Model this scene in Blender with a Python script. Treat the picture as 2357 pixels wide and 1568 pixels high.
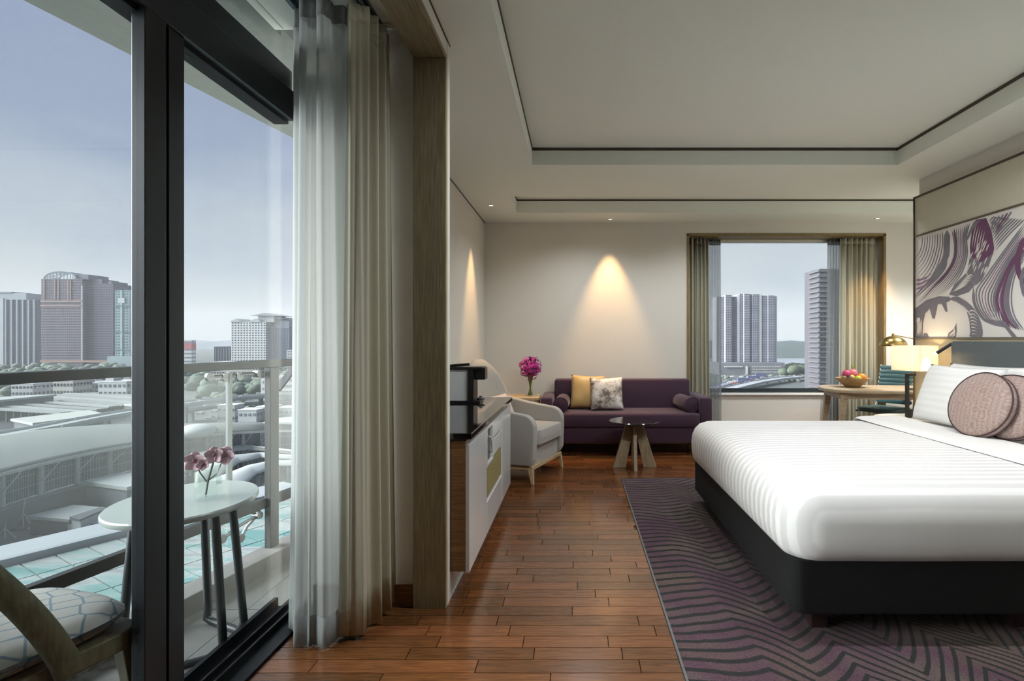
import bpy, bmesh, math, random
from math import sin, cos, pi, sqrt, radians as R
from mathutils import Vector, Matrix, Euler
random.seed(7)
for o in list(bpy.data.objects): bpy.data.objects.remove(o)
sc = bpy.context.scene
col = sc.collection

# ------------------------------------------------------------------ camera, sky, sun, exposure
F, CX, CY, EYE = 1250.0, 1327.0, 781.0, 1.3          # focal length and horizon in pixels of a 2357 x 1568 frame
cam = bpy.data.cameras.new('camera'); camo = bpy.data.objects.new('camera', cam); col.objects.link(camo)
cam.sensor_width = 36; cam.lens = F/2357*36; cam.clip_start = 0.02; cam.clip_end = 20000
cam.shift_x = -(CX-1178.5)/2357; cam.shift_y = -(784-CY)/2357
camo.location = (0, 0, EYE); camo.rotation_euler = (R(90), 0, 0)
sc.camera = camo

def make_world():
    w = bpy.data.worlds.new('overcast_sky'); sc.world = w; w.use_nodes = True
    nt = w.node_tree; nt.nodes.clear(); N = nt.nodes.new; L = nt.links.new
    tc = N('ShaderNodeTexCoord'); sep = N('ShaderNodeSeparateXYZ'); L(tc.outputs['Generated'], sep.inputs[0])
    mp = N('ShaderNodeMapping'); mp.inputs['Scale'].default_value = (1.2, 1.2, 3.2); L(tc.outputs['Generated'], mp.inputs[0])
    no = N('ShaderNodeTexNoise'); no.inputs['Scale'].default_value = 2.6; no.inputs['Detail'].default_value = 5; no.inputs['Roughness'].default_value = .5
    L(mp.outputs[0], no.inputs['Vector'])
    ad = N('ShaderNodeMath'); ad.operation = 'MULTIPLY_ADD'; ad.inputs[1].default_value = .34; ad.inputs[2].default_value = -.17; L(no.outputs['Fac'], ad.inputs[0])
    sm = N('ShaderNodeMath'); sm.operation = 'ADD'; L(sep.outputs[2], sm.inputs[0]); L(ad.outputs[0], sm.inputs[1])
    cr = N('ShaderNodeValToRGB'); e = cr.color_ramp.elements
    e[0].position = 0; e[0].color = (.54, .585, .60, 1); e[1].position = 1; e[1].color = (.30, .36, .50, 1)
    for p, c in ((.10, (.50, .55, .60, 1)), (.20, (.41, .47, .56, 1)), (.31, (.30, .36, .50, 1)), (.5, (.26, .32, .46, 1))):
        k = e.new(p); k.color = c
    L(sm.outputs[0], cr.inputs[0])
    bg = N('ShaderNodeBackground'); bg.inputs[1].default_value = SKY; L(cr.outputs[0], bg.inputs[0])
    out = N('ShaderNodeOutputWorld'); L(bg.outputs[0], out.inputs[0])
SKY = .62
make_world()
sun = bpy.data.lights.new('cloud_bright_sun', 'SUN'); suno = bpy.data.objects.new('cloud_bright_sun', sun); col.objects.link(suno)
sun.energy = 9.5; sun.angle = R(60); sun.color = (.96, .98, 1)
suno.location = (-40, -20, 40)
suno.rotation_euler = Vector((.88, .15, -.38)).to_track_quat('-Z', 'Y').to_euler()
vs = sc.view_settings; vs.view_transform = 'Standard'; vs.look = 'None'; vs.gamma = 1; vs.use_curve_mapping = False; vs.exposure = 0.8
sc.display_settings.display_device = 'sRGB'
cy = sc.cycles; cy.max_bounces = 6; cy.diffuse_bounces = 3; cy.glossy_bounces = 3; cy.transparent_max_bounces = 12; cy.volume_bounces = 0
cy.use_adaptive_sampling = True; cy.adaptive_threshold = .05; cy.adaptive_min_samples = 14; cy.use_denoising = True; cy.caustics_reflective = False; cy.caustics_refractive = False

# ------------------------------------------------------------------ helpers
def px(x, y, Y): return Vector(((x-CX)*Y/F, Y, EYE-(y-CY)*Y/F))
def pz(x, y, z):                                     # the point of the level z that shows at x, y
    Y = F*(EYE-z)/(y-CY); return Vector(((x-CX)*Y/F, Y, z))

def srgb(r, g, b):
    f = lambda c: (c/255/12.92) if c/255 <= .04045 else ((c/255+.055)/1.055)**2.4
    return (f(r), f(g), f(b), 1)

def newmat(name):
    m = bpy.data.materials.new(name); m.use_nodes = True
    nt = m.node_tree; b = nt.nodes['Principled BSDF']
    return m, nt, b

def M(name, c, rough=.55, metal=0, var=.10, scale=18, bump=0, stretch=(1, 1, 1), spec=.5, sheen=0, coat=0, rnd=0, detail=4, k=1):
    """procedural surface: the colour c (sRGB 0..255) with a fine noise in tone and relief"""
    m, nt, b = newmat(name); N = nt.nodes.new; L = nt.links.new
    tc = N('ShaderNodeTexCoord'); mp = N('ShaderNodeMapping'); mp.inputs['Scale'].default_value = stretch
    L(tc.outputs['Object'], mp.inputs[0])
    no = N('ShaderNodeTexNoise'); no.inputs['Scale'].default_value = scale; no.inputs['Detail'].default_value = detail
    L(mp.outputs[0], no.inputs['Vector'])
    cc = tuple(v*k for v in srgb(*c)[:3])
    mx = N('ShaderNodeMix'); mx.data_type = 'RGBA'
    mx.inputs[6].default_value = tuple(max(0, v*(1-var)) for v in cc[:3])+(1,)
    mx.inputs[7].default_value = tuple(min(1, v*(1+var)) for v in cc[:3])+(1,)
    L(no.outputs['Fac'], mx.inputs[0]); last = mx.outputs[2]
    if rnd:
        oi = N('ShaderNodeObjectInfo'); hs = N('ShaderNodeHueSaturation')
        mr = N('ShaderNodeMapRange'); mr.inputs[3].default_value = 1-rnd; mr.inputs[4].default_value = 1+rnd
        L(oi.outputs['Random'], mr.inputs[0]); L(mr.outputs[0], hs.inputs['Value']); L(last, hs.inputs['Color']); last = hs.outputs[0]
    L(last, b.inputs['Base Color'])
    b.inputs['Roughness'].default_value = rough; b.inputs['Metallic'].default_value = metal
    b.inputs['Specular IOR Level'].default_value = spec
    if sheen: b.inputs['Sheen Weight'].default_value = sheen; b.inputs['Sheen Roughness'].default_value = .4
    if coat: b.inputs['Coat Weight'].default_value = coat; b.inputs['Coat Roughness'].default_value = .05
    if bump:
        bp = N('ShaderNodeBump'); bp.inputs['Strength'].default_value = bump; bp.inputs['Distance'].default_value = .004
        L(no.outputs['Fac'], bp.inputs['Height']); L(bp.outputs[0], b.inputs['Normal'])
    return m

def Mglass(name, tint=(1, 1, 1), refl=.9, veil=0, ior=1.15):
    m, nt, b = newmat(name); nt.nodes.remove(b); N = nt.nodes.new; L = nt.links.new
    tr = N('ShaderNodeBsdfTransparent'); tr.inputs[0].default_value = tint+(1,)
    gl = N('ShaderNodeBsdfGlossy'); gl.inputs['Roughness'].default_value = .01; gl.inputs[0].default_value = (refl, refl, refl, 1)
    fr = N('ShaderNodeFresnel'); ge = N('ShaderNodeNewGeometry'); mi = N('ShaderNodeMapRange'); mi.inputs[3].default_value = ior; mi.inputs[4].default_value = 1/ior
    L(ge.outputs['Backfacing'], mi.inputs[0]); L(mi.outputs[0], fr.inputs[0])          # the same reflection on both faces of a thin pane
    no = N('ShaderNodeTexNoise'); no.inputs['Scale'].default_value = .6
    bp = N('ShaderNodeBump'); bp.inputs['Strength'].default_value = .01; L(no.outputs['Fac'], bp.inputs['Height']); L(bp.outputs[0], gl.inputs['Normal'])
    mx = N('ShaderNodeMixShader'); L(fr.outputs[0], mx.inputs[0]); L(tr.outputs[0], mx.inputs[1]); L(gl.outputs[0], mx.inputs[2])
    out = nt.nodes['Material Output']
    if veil:
        df = N('ShaderNodeBsdfDiffuse'); df.inputs[0].default_value = (.8, .82, .82, 1)
        m2 = N('ShaderNodeMixShader'); m2.inputs[0].default_value = veil
        L(mx.outputs[0], m2.inputs[1]); L(df.outputs[0], m2.inputs[2]); L(m2.outputs[0], out.inputs[0])
    else: L(mx.outputs[0], out.inputs[0])
    return m

def Mcloth(name, c, trans=.3, clear=0.0, var=.08, scale=160, c2=None):
    """woven hanging cloth that lets part of the daylight through"""
    m, nt, b = newmat(name); nt.nodes.remove(b); N = nt.nodes.new; L = nt.links.new
    tc = N('ShaderNodeTexCoord'); no = N('ShaderNodeTexNoise'); no.inputs['Scale'].default_value = scale; L(tc.outputs['Object'], no.inputs['Vector'])
    cc = srgb(*c); mx = N('ShaderNodeMix'); mx.data_type = 'RGBA'
    mx.inputs[6].default_value = tuple(v*(1-var) for v in cc[:3])+(1,); mx.inputs[7].default_value = tuple(min(1, v*(1+var)) for v in cc[:3])+(1,)
    L(no.outputs['Fac'], mx.inputs[0])
    df = N('ShaderNodeBsdfDiffuse'); tl = N('ShaderNodeBsdfTranslucent'); L(mx.outputs[2], df.inputs[0]); L(mx.outputs[2], tl.inputs[0])
    m1 = N('ShaderNodeMixShader'); m1.inputs[0].default_value = trans; L(df.outputs[0], m1.inputs[1]); L(tl.outputs[0], m1.inputs[2])
    last = m1
    if clear:
        tp = N('ShaderNodeBsdfTransparent'); m2 = N('ShaderNodeMixShader'); m2.inputs[0].default_value = clear
        L(m1.outputs[0], m2.inputs[1]); L(tp.outputs[0], m2.inputs[2]); last = m2
    L(last.outputs[0], nt.nodes['Material Output'].inputs[0])
    return m

def Memit(name, c, strength, base=(240, 235, 225)):
    m, nt, b = newmat(name); N = nt.nodes.new; L = nt.links.new
    tc = N('ShaderNodeTexCoord'); no = N('ShaderNodeTexNoise'); no.inputs['Scale'].default_value = 90; L(tc.outputs['Object'], no.inputs['Vector'])
    mx = N('ShaderNodeMix'); mx.data_type = 'RGBA'; a = srgb(*c)
    mx.inputs[6].default_value = tuple(v*.95 for v in a[:3])+(1,); mx.inputs[7].default_value = a
    L(no.outputs['Fac'], mx.inputs[0]); L(mx.outputs[2], b.inputs['Emission Color']); b.inputs['Emission Strength'].default_value = strength
    b.inputs['Base Color'].default_value = srgb(*base); b.inputs['Roughness'].default_value = .6
    m.cycles.emission_sampling = 'NONE'
    return m

def Mwood(name, c, dark, rough=.45, scale=6, stretch=(1, 14, 14), rnd=0, coat=0, bump=.08, hue=0):
    m, nt, b = newmat(name); N = nt.nodes.new; L = nt.links.new
    tc = N('ShaderNodeTexCoord'); mp = N('ShaderNodeMapping'); mp.inputs['Scale'].default_value = stretch
    if rnd:
        oi = N('ShaderNodeObjectInfo'); va = N('ShaderNodeVectorMath'); va.operation = 'ADD'
        sc_ = N('ShaderNodeVectorMath'); sc_.operation = 'SCALE'; sc_.inputs[0].default_value = (7, 3, 5); L(oi.outputs['Random'], sc_.inputs['Scale'])
        L(tc.outputs['Object'], va.inputs[0]); L(sc_.outputs[0], va.inputs[1]); L(va.outputs[0], mp.inputs[0])
    else: L(tc.outputs['Object'], mp.inputs[0])
    no = N('ShaderNodeTexNoise'); no.inputs['Scale'].default_value = scale; no.inputs['Detail'].default_value = 6; no.inputs['Distortion'].default_value = .6
    L(mp.outputs[0], no.inputs['Vector'])
    cr = N('ShaderNodeValToRGB'); cr.color_ramp.elements[0].position = .32; cr.color_ramp.elements[0].color = srgb(*dark)
    cr.color_ramp.elements[1].position = .68; cr.color_ramp.elements[1].color = srgb(*c); L(no.outputs['Fac'], cr.inputs[0]); last = cr.outputs[0]
    if rnd:
        hs = N('ShaderNodeHueSaturation'); mr = N('ShaderNodeMapRange'); mr.inputs[3].default_value = 1-rnd; mr.inputs[4].default_value = 1+rnd
        L(oi.outputs['Random'], mr.inputs[0]); L(mr.outputs[0], hs.inputs['Value'])
        mr2 = N('ShaderNodeMapRange'); mr2.inputs[3].default_value = .5+hue; mr2.inputs[4].default_value = .5-hue; L(oi.outputs['Random'], mr2.inputs[0]); L(mr2.outputs[0], hs.inputs['Hue'])
        L(last, hs.inputs['Color']); last = hs.outputs[0]
    L(last, b.inputs['Base Color']); b.inputs['Roughness'].default_value = rough
    if coat: b.inputs['Coat Weight'].default_value = coat; b.inputs['Coat Roughness'].default_value = .12
    bp = N('ShaderNodeBump'); bp.inputs['Strength'].default_value = bump; bp.inputs['Distance'].default_value = .003
    L(no.outputs['Fac'], bp.inputs['Height']); L(bp.outputs[0], b.inputs['Normal'])
    return m

def tag(o, label=None, cat=None, group=None, kind=None):
    if label: o['label'] = label
    if cat: o['category'] = cat
    if group: o['group'] = group
    if kind: o['kind'] = kind
    return o

def T(name, label=None, cat=None, loc=(0, 0, 0), rz=0, group=None, kind=None):
    o = bpy.data.objects.new(name, None); col.objects.link(o); o.location = loc; o.rotation_euler = (0, 0, rz)
    o.empty_display_size = .1
    return tag(o, label, cat, group, kind)

class MB:
    def __init__(s): s.v = []; s.f = []
    def add(s, vs, fs):
        n = len(s.v); s.v += [tuple(p) for p in vs]; s.f += [tuple(i+n for i in f) for f in fs]; return s
    def box(s, x0, x1, y0, y1, z0, z1):
        return s.add([(x0, y0, z0), (x1, y0, z0), (x1, y1, z0), (x0, y1, z0), (x0, y0, z1), (x1, y0, z1), (x1, y1, z1), (x0, y1, z1)],
                     [(0, 3, 2, 1), (4, 5, 6, 7), (0, 1, 5, 4), (1, 2, 6, 5), (2, 3, 7, 6), (3, 0, 4, 7)])
    def hexa(s, b, t):                                # four bottom and four top points
        return s.add(list(b)+list(t), [(0, 3, 2, 1), (4, 5, 6, 7), (0, 1, 5, 4), (1, 2, 6, 5), (2, 3, 7, 6), (3, 0, 4, 7)])
    def bar(s, a, b, w, h=None, up=(0, 0, 1)):        # square bar from a to b
        a, b = Vector(a), Vector(b); h = h or w; d = (b-a).normalized(); u = Vector(up)
        if abs(d.dot(u)) > .98: u = Vector((0, 1, 0))
        x = d.cross(u).normalized()*w/2; z = x.cross(d).normalized()*h/2
        return s.hexa([a-x-z, a+x-z, a+x+z, a-x+z], [b-x-z, b+x-z, b+x+z, b-x+z])
    def tube(s, pts, r, n=10, closed=False, flat=1.0):
        pts = [Vector(p) for p in pts]; m = len(pts); rs = r if isinstance(r, (list, tuple)) else [r]*m
        vs = []; prev = None
        for i, p in enumerate(pts):
            if closed: d = pts[(i+1) % m]-pts[i-1]
            else: d = pts[min(i+1, m-1)]-pts[max(i-1, 0)]
            d.normalize()
            u = prev if prev is not None else (Vector((0, 0, 1)) if abs(d.z) < .9 else Vector((1, 0, 0)))
            x = d.cross(u)
            if x.length < 1e-6: x = d.cross(Vector((0, 1, 0)))
            x.normalize(); u = x.cross(d).normalized(); prev = u
            vs += [p+(x*cos(2*pi*k/n)+u*sin(2*pi*k/n)*flat)*rs[i] for k in range(n)]
        fs = [(i*n+k, i*n+(k+1) % n, (i+1)*n+(k+1) % n, (i+1)*n+k) for i in range(m-1) for k in range(n)]
        if closed: fs += [((m-1)*n+k, (m-1)*n+(k+1) % n, (k+1) % n, k) for k in range(n)]
        else: fs += [tuple(range(n))[::-1], tuple((m-1)*n+k for k in range(n))]
        return s.add(vs, fs)
    def lathe(s, prof, c=(0, 0, 0), n=28, caps=True):  # prof: (radius, z)
        vs = [(c[0]+r*cos(2*pi*k/n), c[1]+r*sin(2*pi*k/n), c[2]+z) for r, z in prof for k in range(n)]
        m = len(prof)
        fs = [(i*n+k, i*n+(k+1) % n, (i+1)*n+(k+1) % n, (i+1)*n+k) for i in range(m-1) for k in range(n)]
        if caps: fs += [tuple(range(n))[::-1], tuple((m-1)*n+k for k in range(n))]
        return s.add(vs, fs)
    def prism(s, poly, a, b, axis='z'):               # polygon in the plane across axis, from a to b
        def P(p, q):
            return (p[0], p[1], q) if axis == 'z' else ((p[0], q, p[1]) if axis == 'y' else (q, p[0], p[1]))
        n = len(poly)
        return s.add([P(p, a) for p in poly]+[P(p, b) for p in poly],
                     [tuple(range(n))[::-1], tuple(range(n, 2*n))]+[(i, (i+1) % n, n+(i+1) % n, n+i) for i in range(n)])
    def grid(s, nu, nv, fn, wrap=False):
        vs = [fn(i/nu, j/nv) for i in range(nu+1) for j in range(nv+1)]
        return s.add(vs, [(i*(nv+1)+j, (i+1)*(nv+1)+j, (i+1)*(nv+1)+j+1, i*(nv+1)+j+1) for i in range(nu) for j in range(nv)])
    def ball(s, c, r, nu=10, nv=7, sq=(1, 1, 1), jit=0, rng=random):
        vs = [(c[0], c[1], c[2]-r*sq[2])]
        for j in range(1, nv):
            a = pi*j/nv-pi/2
            for i in range(nu):
                q = r*(1+rng.uniform(-jit, jit)); vs.append((c[0]+q*sq[0]*cos(a)*cos(2*pi*i/nu), c[1]+q*sq[1]*cos(a)*sin(2*pi*i/nu), c[2]+q*sq[2]*sin(a)))
        vs.append((c[0], c[1], c[2]+r*sq[2])); t = len(vs)-1
        fs = [(0, 1+(i+1) % nu, 1+i) for i in range(nu)]
        for j in range(nv-2):
            for i in range(nu): fs.append((1+j*nu+i, 1+j*nu+(i+1) % nu, 1+(j+1)*nu+(i+1) % nu, 1+(j+1)*nu+i))
        b = 1+(nv-2)*nu; fs += [(b+i, b+(i+1) % nu, t) for i in range(nu)]
        return s.add(vs, fs)
    def xf(s, mat, i0=0):
        for i in range(i0, len(s.v)): s.v[i] = tuple(mat @ Vector(s.v[i]))
        return s
    def build(s, name, mat, parent=None, w=0, smooth=0, bevel=0, seg=2, kind=None, label=None, solid=0, subs=0, cat=None, group=None):
        """one mesh object; w=1: the points are world points and the parent an unrotated thing"""
        off = Vector((0, 0, 0))
        if parent is None:
            xs = [p[0] for p in s.v]; ys = [p[1] for p in s.v]; zs = [p[2] for p in s.v]
            off = Vector(((min(xs)+max(xs))/2, (min(ys)+max(ys))/2, min(zs)))
        elif w:
            q = parent
            while q is not None: off = off+q.location; q = q.parent
        me = bpy.data.meshes.new(name); me.from_pydata([tuple(Vector(p)-off) for p in s.v], [], s.f); me.update()
        bm = bmesh.new(); bm.from_mesh(me); bmesh.ops.recalc_face_normals(bm, faces=bm.faces)
        if bevel: bmesh.ops.bevel(bm, geom=list(bm.edges), offset=bevel, segments=seg, profile=.5, affect='EDGES', clamp_overlap=True)
        bm.to_mesh(me); bm.free()
        if smooth:
            for p in me.polygons: p.use_smooth = True
            if smooth < 180: me.set_sharp_from_angle(angle=R(smooth))
        o = bpy.data.objects.new(name, me); col.objects.link(o); me.materials.append(mat)
        if parent is None: o.location = off
        else: o.parent = parent
        if solid: md = o.modifiers.new('thickness', 'SOLIDIFY'); md.thickness = solid; md.offset = 0
        if subs: md = o.modifiers.new('smooth', 'SUBSURF'); md.levels = subs; md.render_levels = subs
        return tag(o, label, cat, group, kind)

def rrect(x0, x1, y0, y1, r, n=6):
    pts = []
    for cx, cy, a in ((x1-r, y0+r, -90), (x1-r, y1-r, 0), (x0+r, y1-r, 90), (x0+r, y0+r, 180)):
        for k in range(n+1): t = R(a+90*k/n); pts.append((cx+r*cos(t), cy+r*sin(t)))
    return pts

def pillow_mb(w, h, t, pinch=.06, n=18, power=2.6, wr=.004, seed=0):
    """a stuffed cushion: wide along x, high along z, thick along y, centre at the origin"""
    rg = random.Random(seed); ph = [rg.uniform(0, 6) for _ in range(6)]
    mb = MB()
    def sheet(sg):
        def fn(a, b):
            u, v = 2*a-1, 2*b-1
            k = max(0, (1-abs(u)**power))*max(0, (1-abs(v)**power))
            x = w/2*u*(1-pinch*(1-v*v)); z = h/2*v*(1-pinch*(1-u*u))
            y = sg*t/2*k**.45+wr*sin(5*u+ph[0])*sin(4*v+ph[1])*k
            return (x, y, z+wr*sin(6*u+ph[2])*(1-v*v))
        return fn
    mb.grid(n, n, sheet(-1)); mb.grid(n, n, sheet(1))
    return mb

def weld(o, d=.0005):
    bm = bmesh.new(); bm.from_mesh(o.data); bmesh.ops.remove_doubles(bm, verts=bm.verts, dist=d)
    bmesh.ops.recalc_face_normals(bm, faces=bm.faces); bm.to_mesh(o.data); bm.free()
    for p in o.data.polygons: p.use_smooth = True
    return o

def placed(o, loc, rot): o.location = loc; o.rotation_euler = rot; return o
# ------------------------------------------------------------------ materials
PAINT = M('wall_paint', (224, 221, 211), .7, var=.02, scale=60, bump=.03)
CEILP = M('ceiling_paint', (238, 243, 233), .8, var=.02, scale=40)
TRIMD = M('shadow_gap_bronze', (78, 70, 58), .6, var=.1)
OAKG = Mwood('grey_brown_oak', (166, 154, 122), (128, 118, 90), .5, 5, (30, 30, 1.2), bump=.15)
OAKC = Mwood('cabinet_oak', (150, 112, 72), (112, 80, 48), .5, 5, (1.5, 22, 22), bump=.1)
PALE = Mwood('pale_ash_wood', (205, 184, 148), (178, 154, 118), .45, 5, (14, 1.5, 14), bump=.06)
DESKW = Mwood('desk_ash_wood', (196, 180, 152), (166, 148, 120), .42, 5, (1.5, 14, 14), bump=.06)
PLANK = Mwood('merbau_plank', (124, 78, 44), (92, 56, 31), .25, 5, (1.6, 22, 22), rnd=.32, coat=.35, bump=.05, hue=.004)
ALU = M('charcoal_aluminium', (50, 54, 58), .38, .3, var=.05, spec=.5)
ALUB = M('black_seal', (8, 8, 9), .7, var=.1)
STEEL = M('brushed_steel', (120, 122, 122), .45, .8, var=.08, stretch=(1, 1, 20))
RAILM = M('rail_grey_paint', (50, 52, 52), .45, .2, var=.04)
CONC = M('soffit_render', (128, 134, 130), .9, var=.10, scale=22, bump=.5, detail=8)
CURB = M('curb_stone', (100, 100, 98), .7, var=.06, scale=30)
TILE = M('balcony_tile', (112, 112, 110), .5, var=.05, scale=14, rnd=.05)
GLASS = Mglass('clear_pane', (.97, .985, .98), .9)
GLASSV = Mglass('railing_pane', (.95, .97, .965), .7, veil=.10)
GLASSO = Mglass('vase_glass', (.97, .99, .98), 1.0, ior=1.5)
SHEER = Mcloth('white_sheer_voile', (186, 190, 189), .55, .26, var=.04)
DRAPE = Mcloth('greige_drape', (196, 194, 174), .12, 0, var=.08, scale=220)
WHITEG = M('white_gloss_lacquer', (226, 230, 230), .12, var=.01, coat=.5)
BLACKG = M('black_granite_polished', (22, 20, 20), .06, var=.3, scale=60, coat=.6)
BLACKP = M('black_plastic', (18, 18, 19), .35, var=.1)
FROST = M('frosted_grey_panel', (198, 202, 202), .3, var=.03)
CHROME = M('chrome_metal', (220, 220, 220), .12, 1, var=.02)
BRASS = M('aged_brass', (176, 150, 92), .28, 1, var=.10, scale=30)
GOLDM = M('gold_woven_mesh', (150, 140, 92), .6, .2, var=.6, scale=70)
VELG = M('grey_velvet', (169, 167, 160), .8, var=.07, scale=35, sheen=.35, bump=.1)
PURP = M('aubergine_velvet', (66, 42, 60), .85, var=.12, scale=30, sheen=.30, bump=.1)
GOLDC = M('gold_satin', (205, 172, 112), .42, var=.10, scale=9, sheen=.2)
LAVC = M('lilac_grey_cotton', (196, 184, 182), .8, var=.08)
LEATH = M('slate_leather', (88, 96, 98), .36, var=.10, scale=30, bump=.12)
TEAL = M('teal_leather', (70, 104, 108), .34, var=.08, scale=40, bump=.1)
BASEF = M('black_bed_base_fabric', (7, 7, 8), .9, var=.25, scale=160, bump=.3)
FABW = M('greige_wallcloth', (206, 202, 182), .9, var=.14, scale=14, stretch=(1, 26, 1.6), bump=.3)
MURB = M('mural_canvas', (228, 224, 218), .7, var=.03, scale=5)
INK1 = M('mural_slate_ink', (126, 122, 130), .7, var=.22, scale=9)
INK2 = M('mural_plum_ink', (112, 74, 102), .7, var=.30, scale=7)
INK3 = M('mural_mauve_ink', (156, 122, 150), .7, var=.2, scale=7)
LINEN = M('plain_white_linen', (236, 234, 230), .7, var=.02, scale=30, sheen=.1)
DARKM = M('dark_graphite_metal', (58, 60, 62), .42, .4, var=.06)

def striped_linen(name, axis, period, depth=.10, c=(240, 239, 236)):
    m, nt, b = newmat(name); N = nt.nodes.new; L = nt.links.new
    tc = N('ShaderNodeTexCoord'); sp = N('ShaderNodeSeparateXYZ'); L(tc.outputs['Object'], sp.inputs[0])
    no = N('ShaderNodeTexNoise'); no.inputs['Scale'].default_value = 3; L(tc.outputs['Object'], no.inputs['Vector'])
    k = N('ShaderNodeMath'); k.operation = 'MULTIPLY_ADD'; k.inputs[1].default_value = 2*pi/period; L(sp.outputs[axis], k.inputs[0]); L(no.outputs['Fac'], k.inputs[2])
    s = N('ShaderNodeMath'); s.operation = 'SINE'; L(k.outputs[0], s.inputs[0])
    mr = N('ShaderNodeMapRange'); mr.inputs[1].default_value = -.3; mr.inputs[2].default_value = .3; L(s.outputs[0], mr.inputs[0])
    mx = N('ShaderNodeMix'); mx.data_type = 'RGBA'; a = srgb(*c)
    mx.inputs[6].default_value = a; mx.inputs[7].default_value = tuple(v*(1-depth) for v in a[:3])+(1,)
    L(mr.outputs[0], mx.inputs[0]); L(mx.outputs[2], b.inputs['Base Color'])
    rr = N('ShaderNodeMapRange'); rr.inputs[3].default_value = .75; rr.inputs[4].default_value = .38; L(mr.outputs[0], rr.inputs[0]); L(rr.outputs[0], b.inputs['Roughness'])
    return m
STRIPE = striped_linen('satin_stripe_linen', 1, .068, .17)
STRIPEP = striped_linen('satin_stripe_pillowcase', 2, .05, .05)

def carpet_mat():
    m, nt, b = newmat('zigzag_carpet'); N = nt.nodes.new; L = nt.links.new
    def math(op, a, c=None, d=None):
        n = N('ShaderNodeMath'); n.operation = op
        for i, q in enumerate((a, c, d)):
            if q is None: continue
            if isinstance(q, (int, float)): n.inputs[i].default_value = q
            else: L(q, n.inputs[i])
        return n.outputs[0]
    g = N('ShaderNodeNewGeometry'); sp = N('ShaderNodeSeparateXYZ'); L(g.outputs['Position'], sp.inputs[0]); X, Y = sp.outputs[0], sp.outputs[1]
    n1 = N('ShaderNodeTexNoise'); n1.inputs['Scale'].default_value = 1.1; n1.inputs['Detail'].default_value = 1; L(g.outputs['Position'], n1.inputs['Vector'])
    # zigzag height: shallow near the aisle, steep below the bed
    amp = N('ShaderNodeMapRange'); amp.inputs[1].default_value = .55; amp.inputs[2].default_value = 1.4; amp.inputs[3].default_value = .03; amp.inputs[4].default_value = .32
    L(X, amp.inputs[0])
    u = math('ADD', X, math('MULTIPLY', n1.outputs['Fac'], .35))
    u = math('ADD', u, math('MULTIPLY', Y, .16))
    tri = math('PINGPONG', u, .21)
    z = math('MULTIPLY', math('MULTIPLY', tri, 1/.21), amp.outputs[0])
    v = math('ADD', math('ADD', Y, z), math('MULTIPLY', n1.outputs['Fac'], .22))
    nf = N('ShaderNodeTexNoise'); nf.inputs['Scale'].default_value = 130; nf.inputs['Detail'].default_value = 2; L(g.outputs['Position'], nf.inputs['Vector'])
    v = math('ADD', v, math('MULTIPLY', nf.outputs['Fac'], .012))
    s = math('SINE', math('MULTIPLY', v, 2*pi/.074))
    ln = N('ShaderNodeMapRange'); ln.inputs[1].default_value = .35; ln.inputs[2].default_value = .6; L(s, ln.inputs[0])
    n2 = N('ShaderNodeTexNoise'); n2.inputs['Scale'].default_value = 1.9; n2.inputs['Detail'].default_value = 2; L(g.outputs['Position'], n2.inputs['Vector'])
    cr = N('ShaderNodeValToRGB'); e = cr.color_ramp.elements
    e[0].position = .34; e[0].color = srgb(84, 71, 66); e[1].position = .66; e[1].color = srgb(82, 66, 56)
    k = e.new(.5); k.color = srgb(72, 42, 58)
    L(n2.outputs['Fac'], cr.inputs[0])
    hs = N('ShaderNodeHueSaturation'); hv = N('ShaderNodeMapRange'); hv.inputs[3].default_value = .1; hv.inputs[4].default_value = 1.9; L(nf.outputs['Fac'], hv.inputs[0]); L(hv.outputs[0], hs.inputs['Value']); L(cr.outputs[0], hs.inputs['Color'])
    mx = N('ShaderNodeMix'); mx.data_type = 'RGBA'; L(ln.outputs[0], mx.inputs[0]); L(hs.outputs[0], mx.inputs[6]); mx.inputs[7].default_value = srgb(10, 9, 9)
    L(mx.outputs[2], b.inputs['Base Color']); b.inputs['Roughness'].default_value = .9; b.inputs['Sheen Weight'].default_value = .06
    bp = N('ShaderNodeBump'); bp.inputs['Strength'].default_value = .5; bp.inputs['Distance'].default_value = .004; L(nf.outputs['Fac'], bp.inputs['Height']); L(bp.outputs[0], b.inputs['Normal'])
    return m
CARPET = carpet_mat()

# ------------------------------------------------------------------ the room
XL, XD, XP, YP, YB, ZC = -1.15, -1.37, -.63, 2.65, 6.79, 2.76   # left wall, door plane, partition edge, partition, back wall, ceiling
XR, YR, XN = 3.15, 4.99, 4.9                                    # bed wall, its end, far wall of the desk nook

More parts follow.
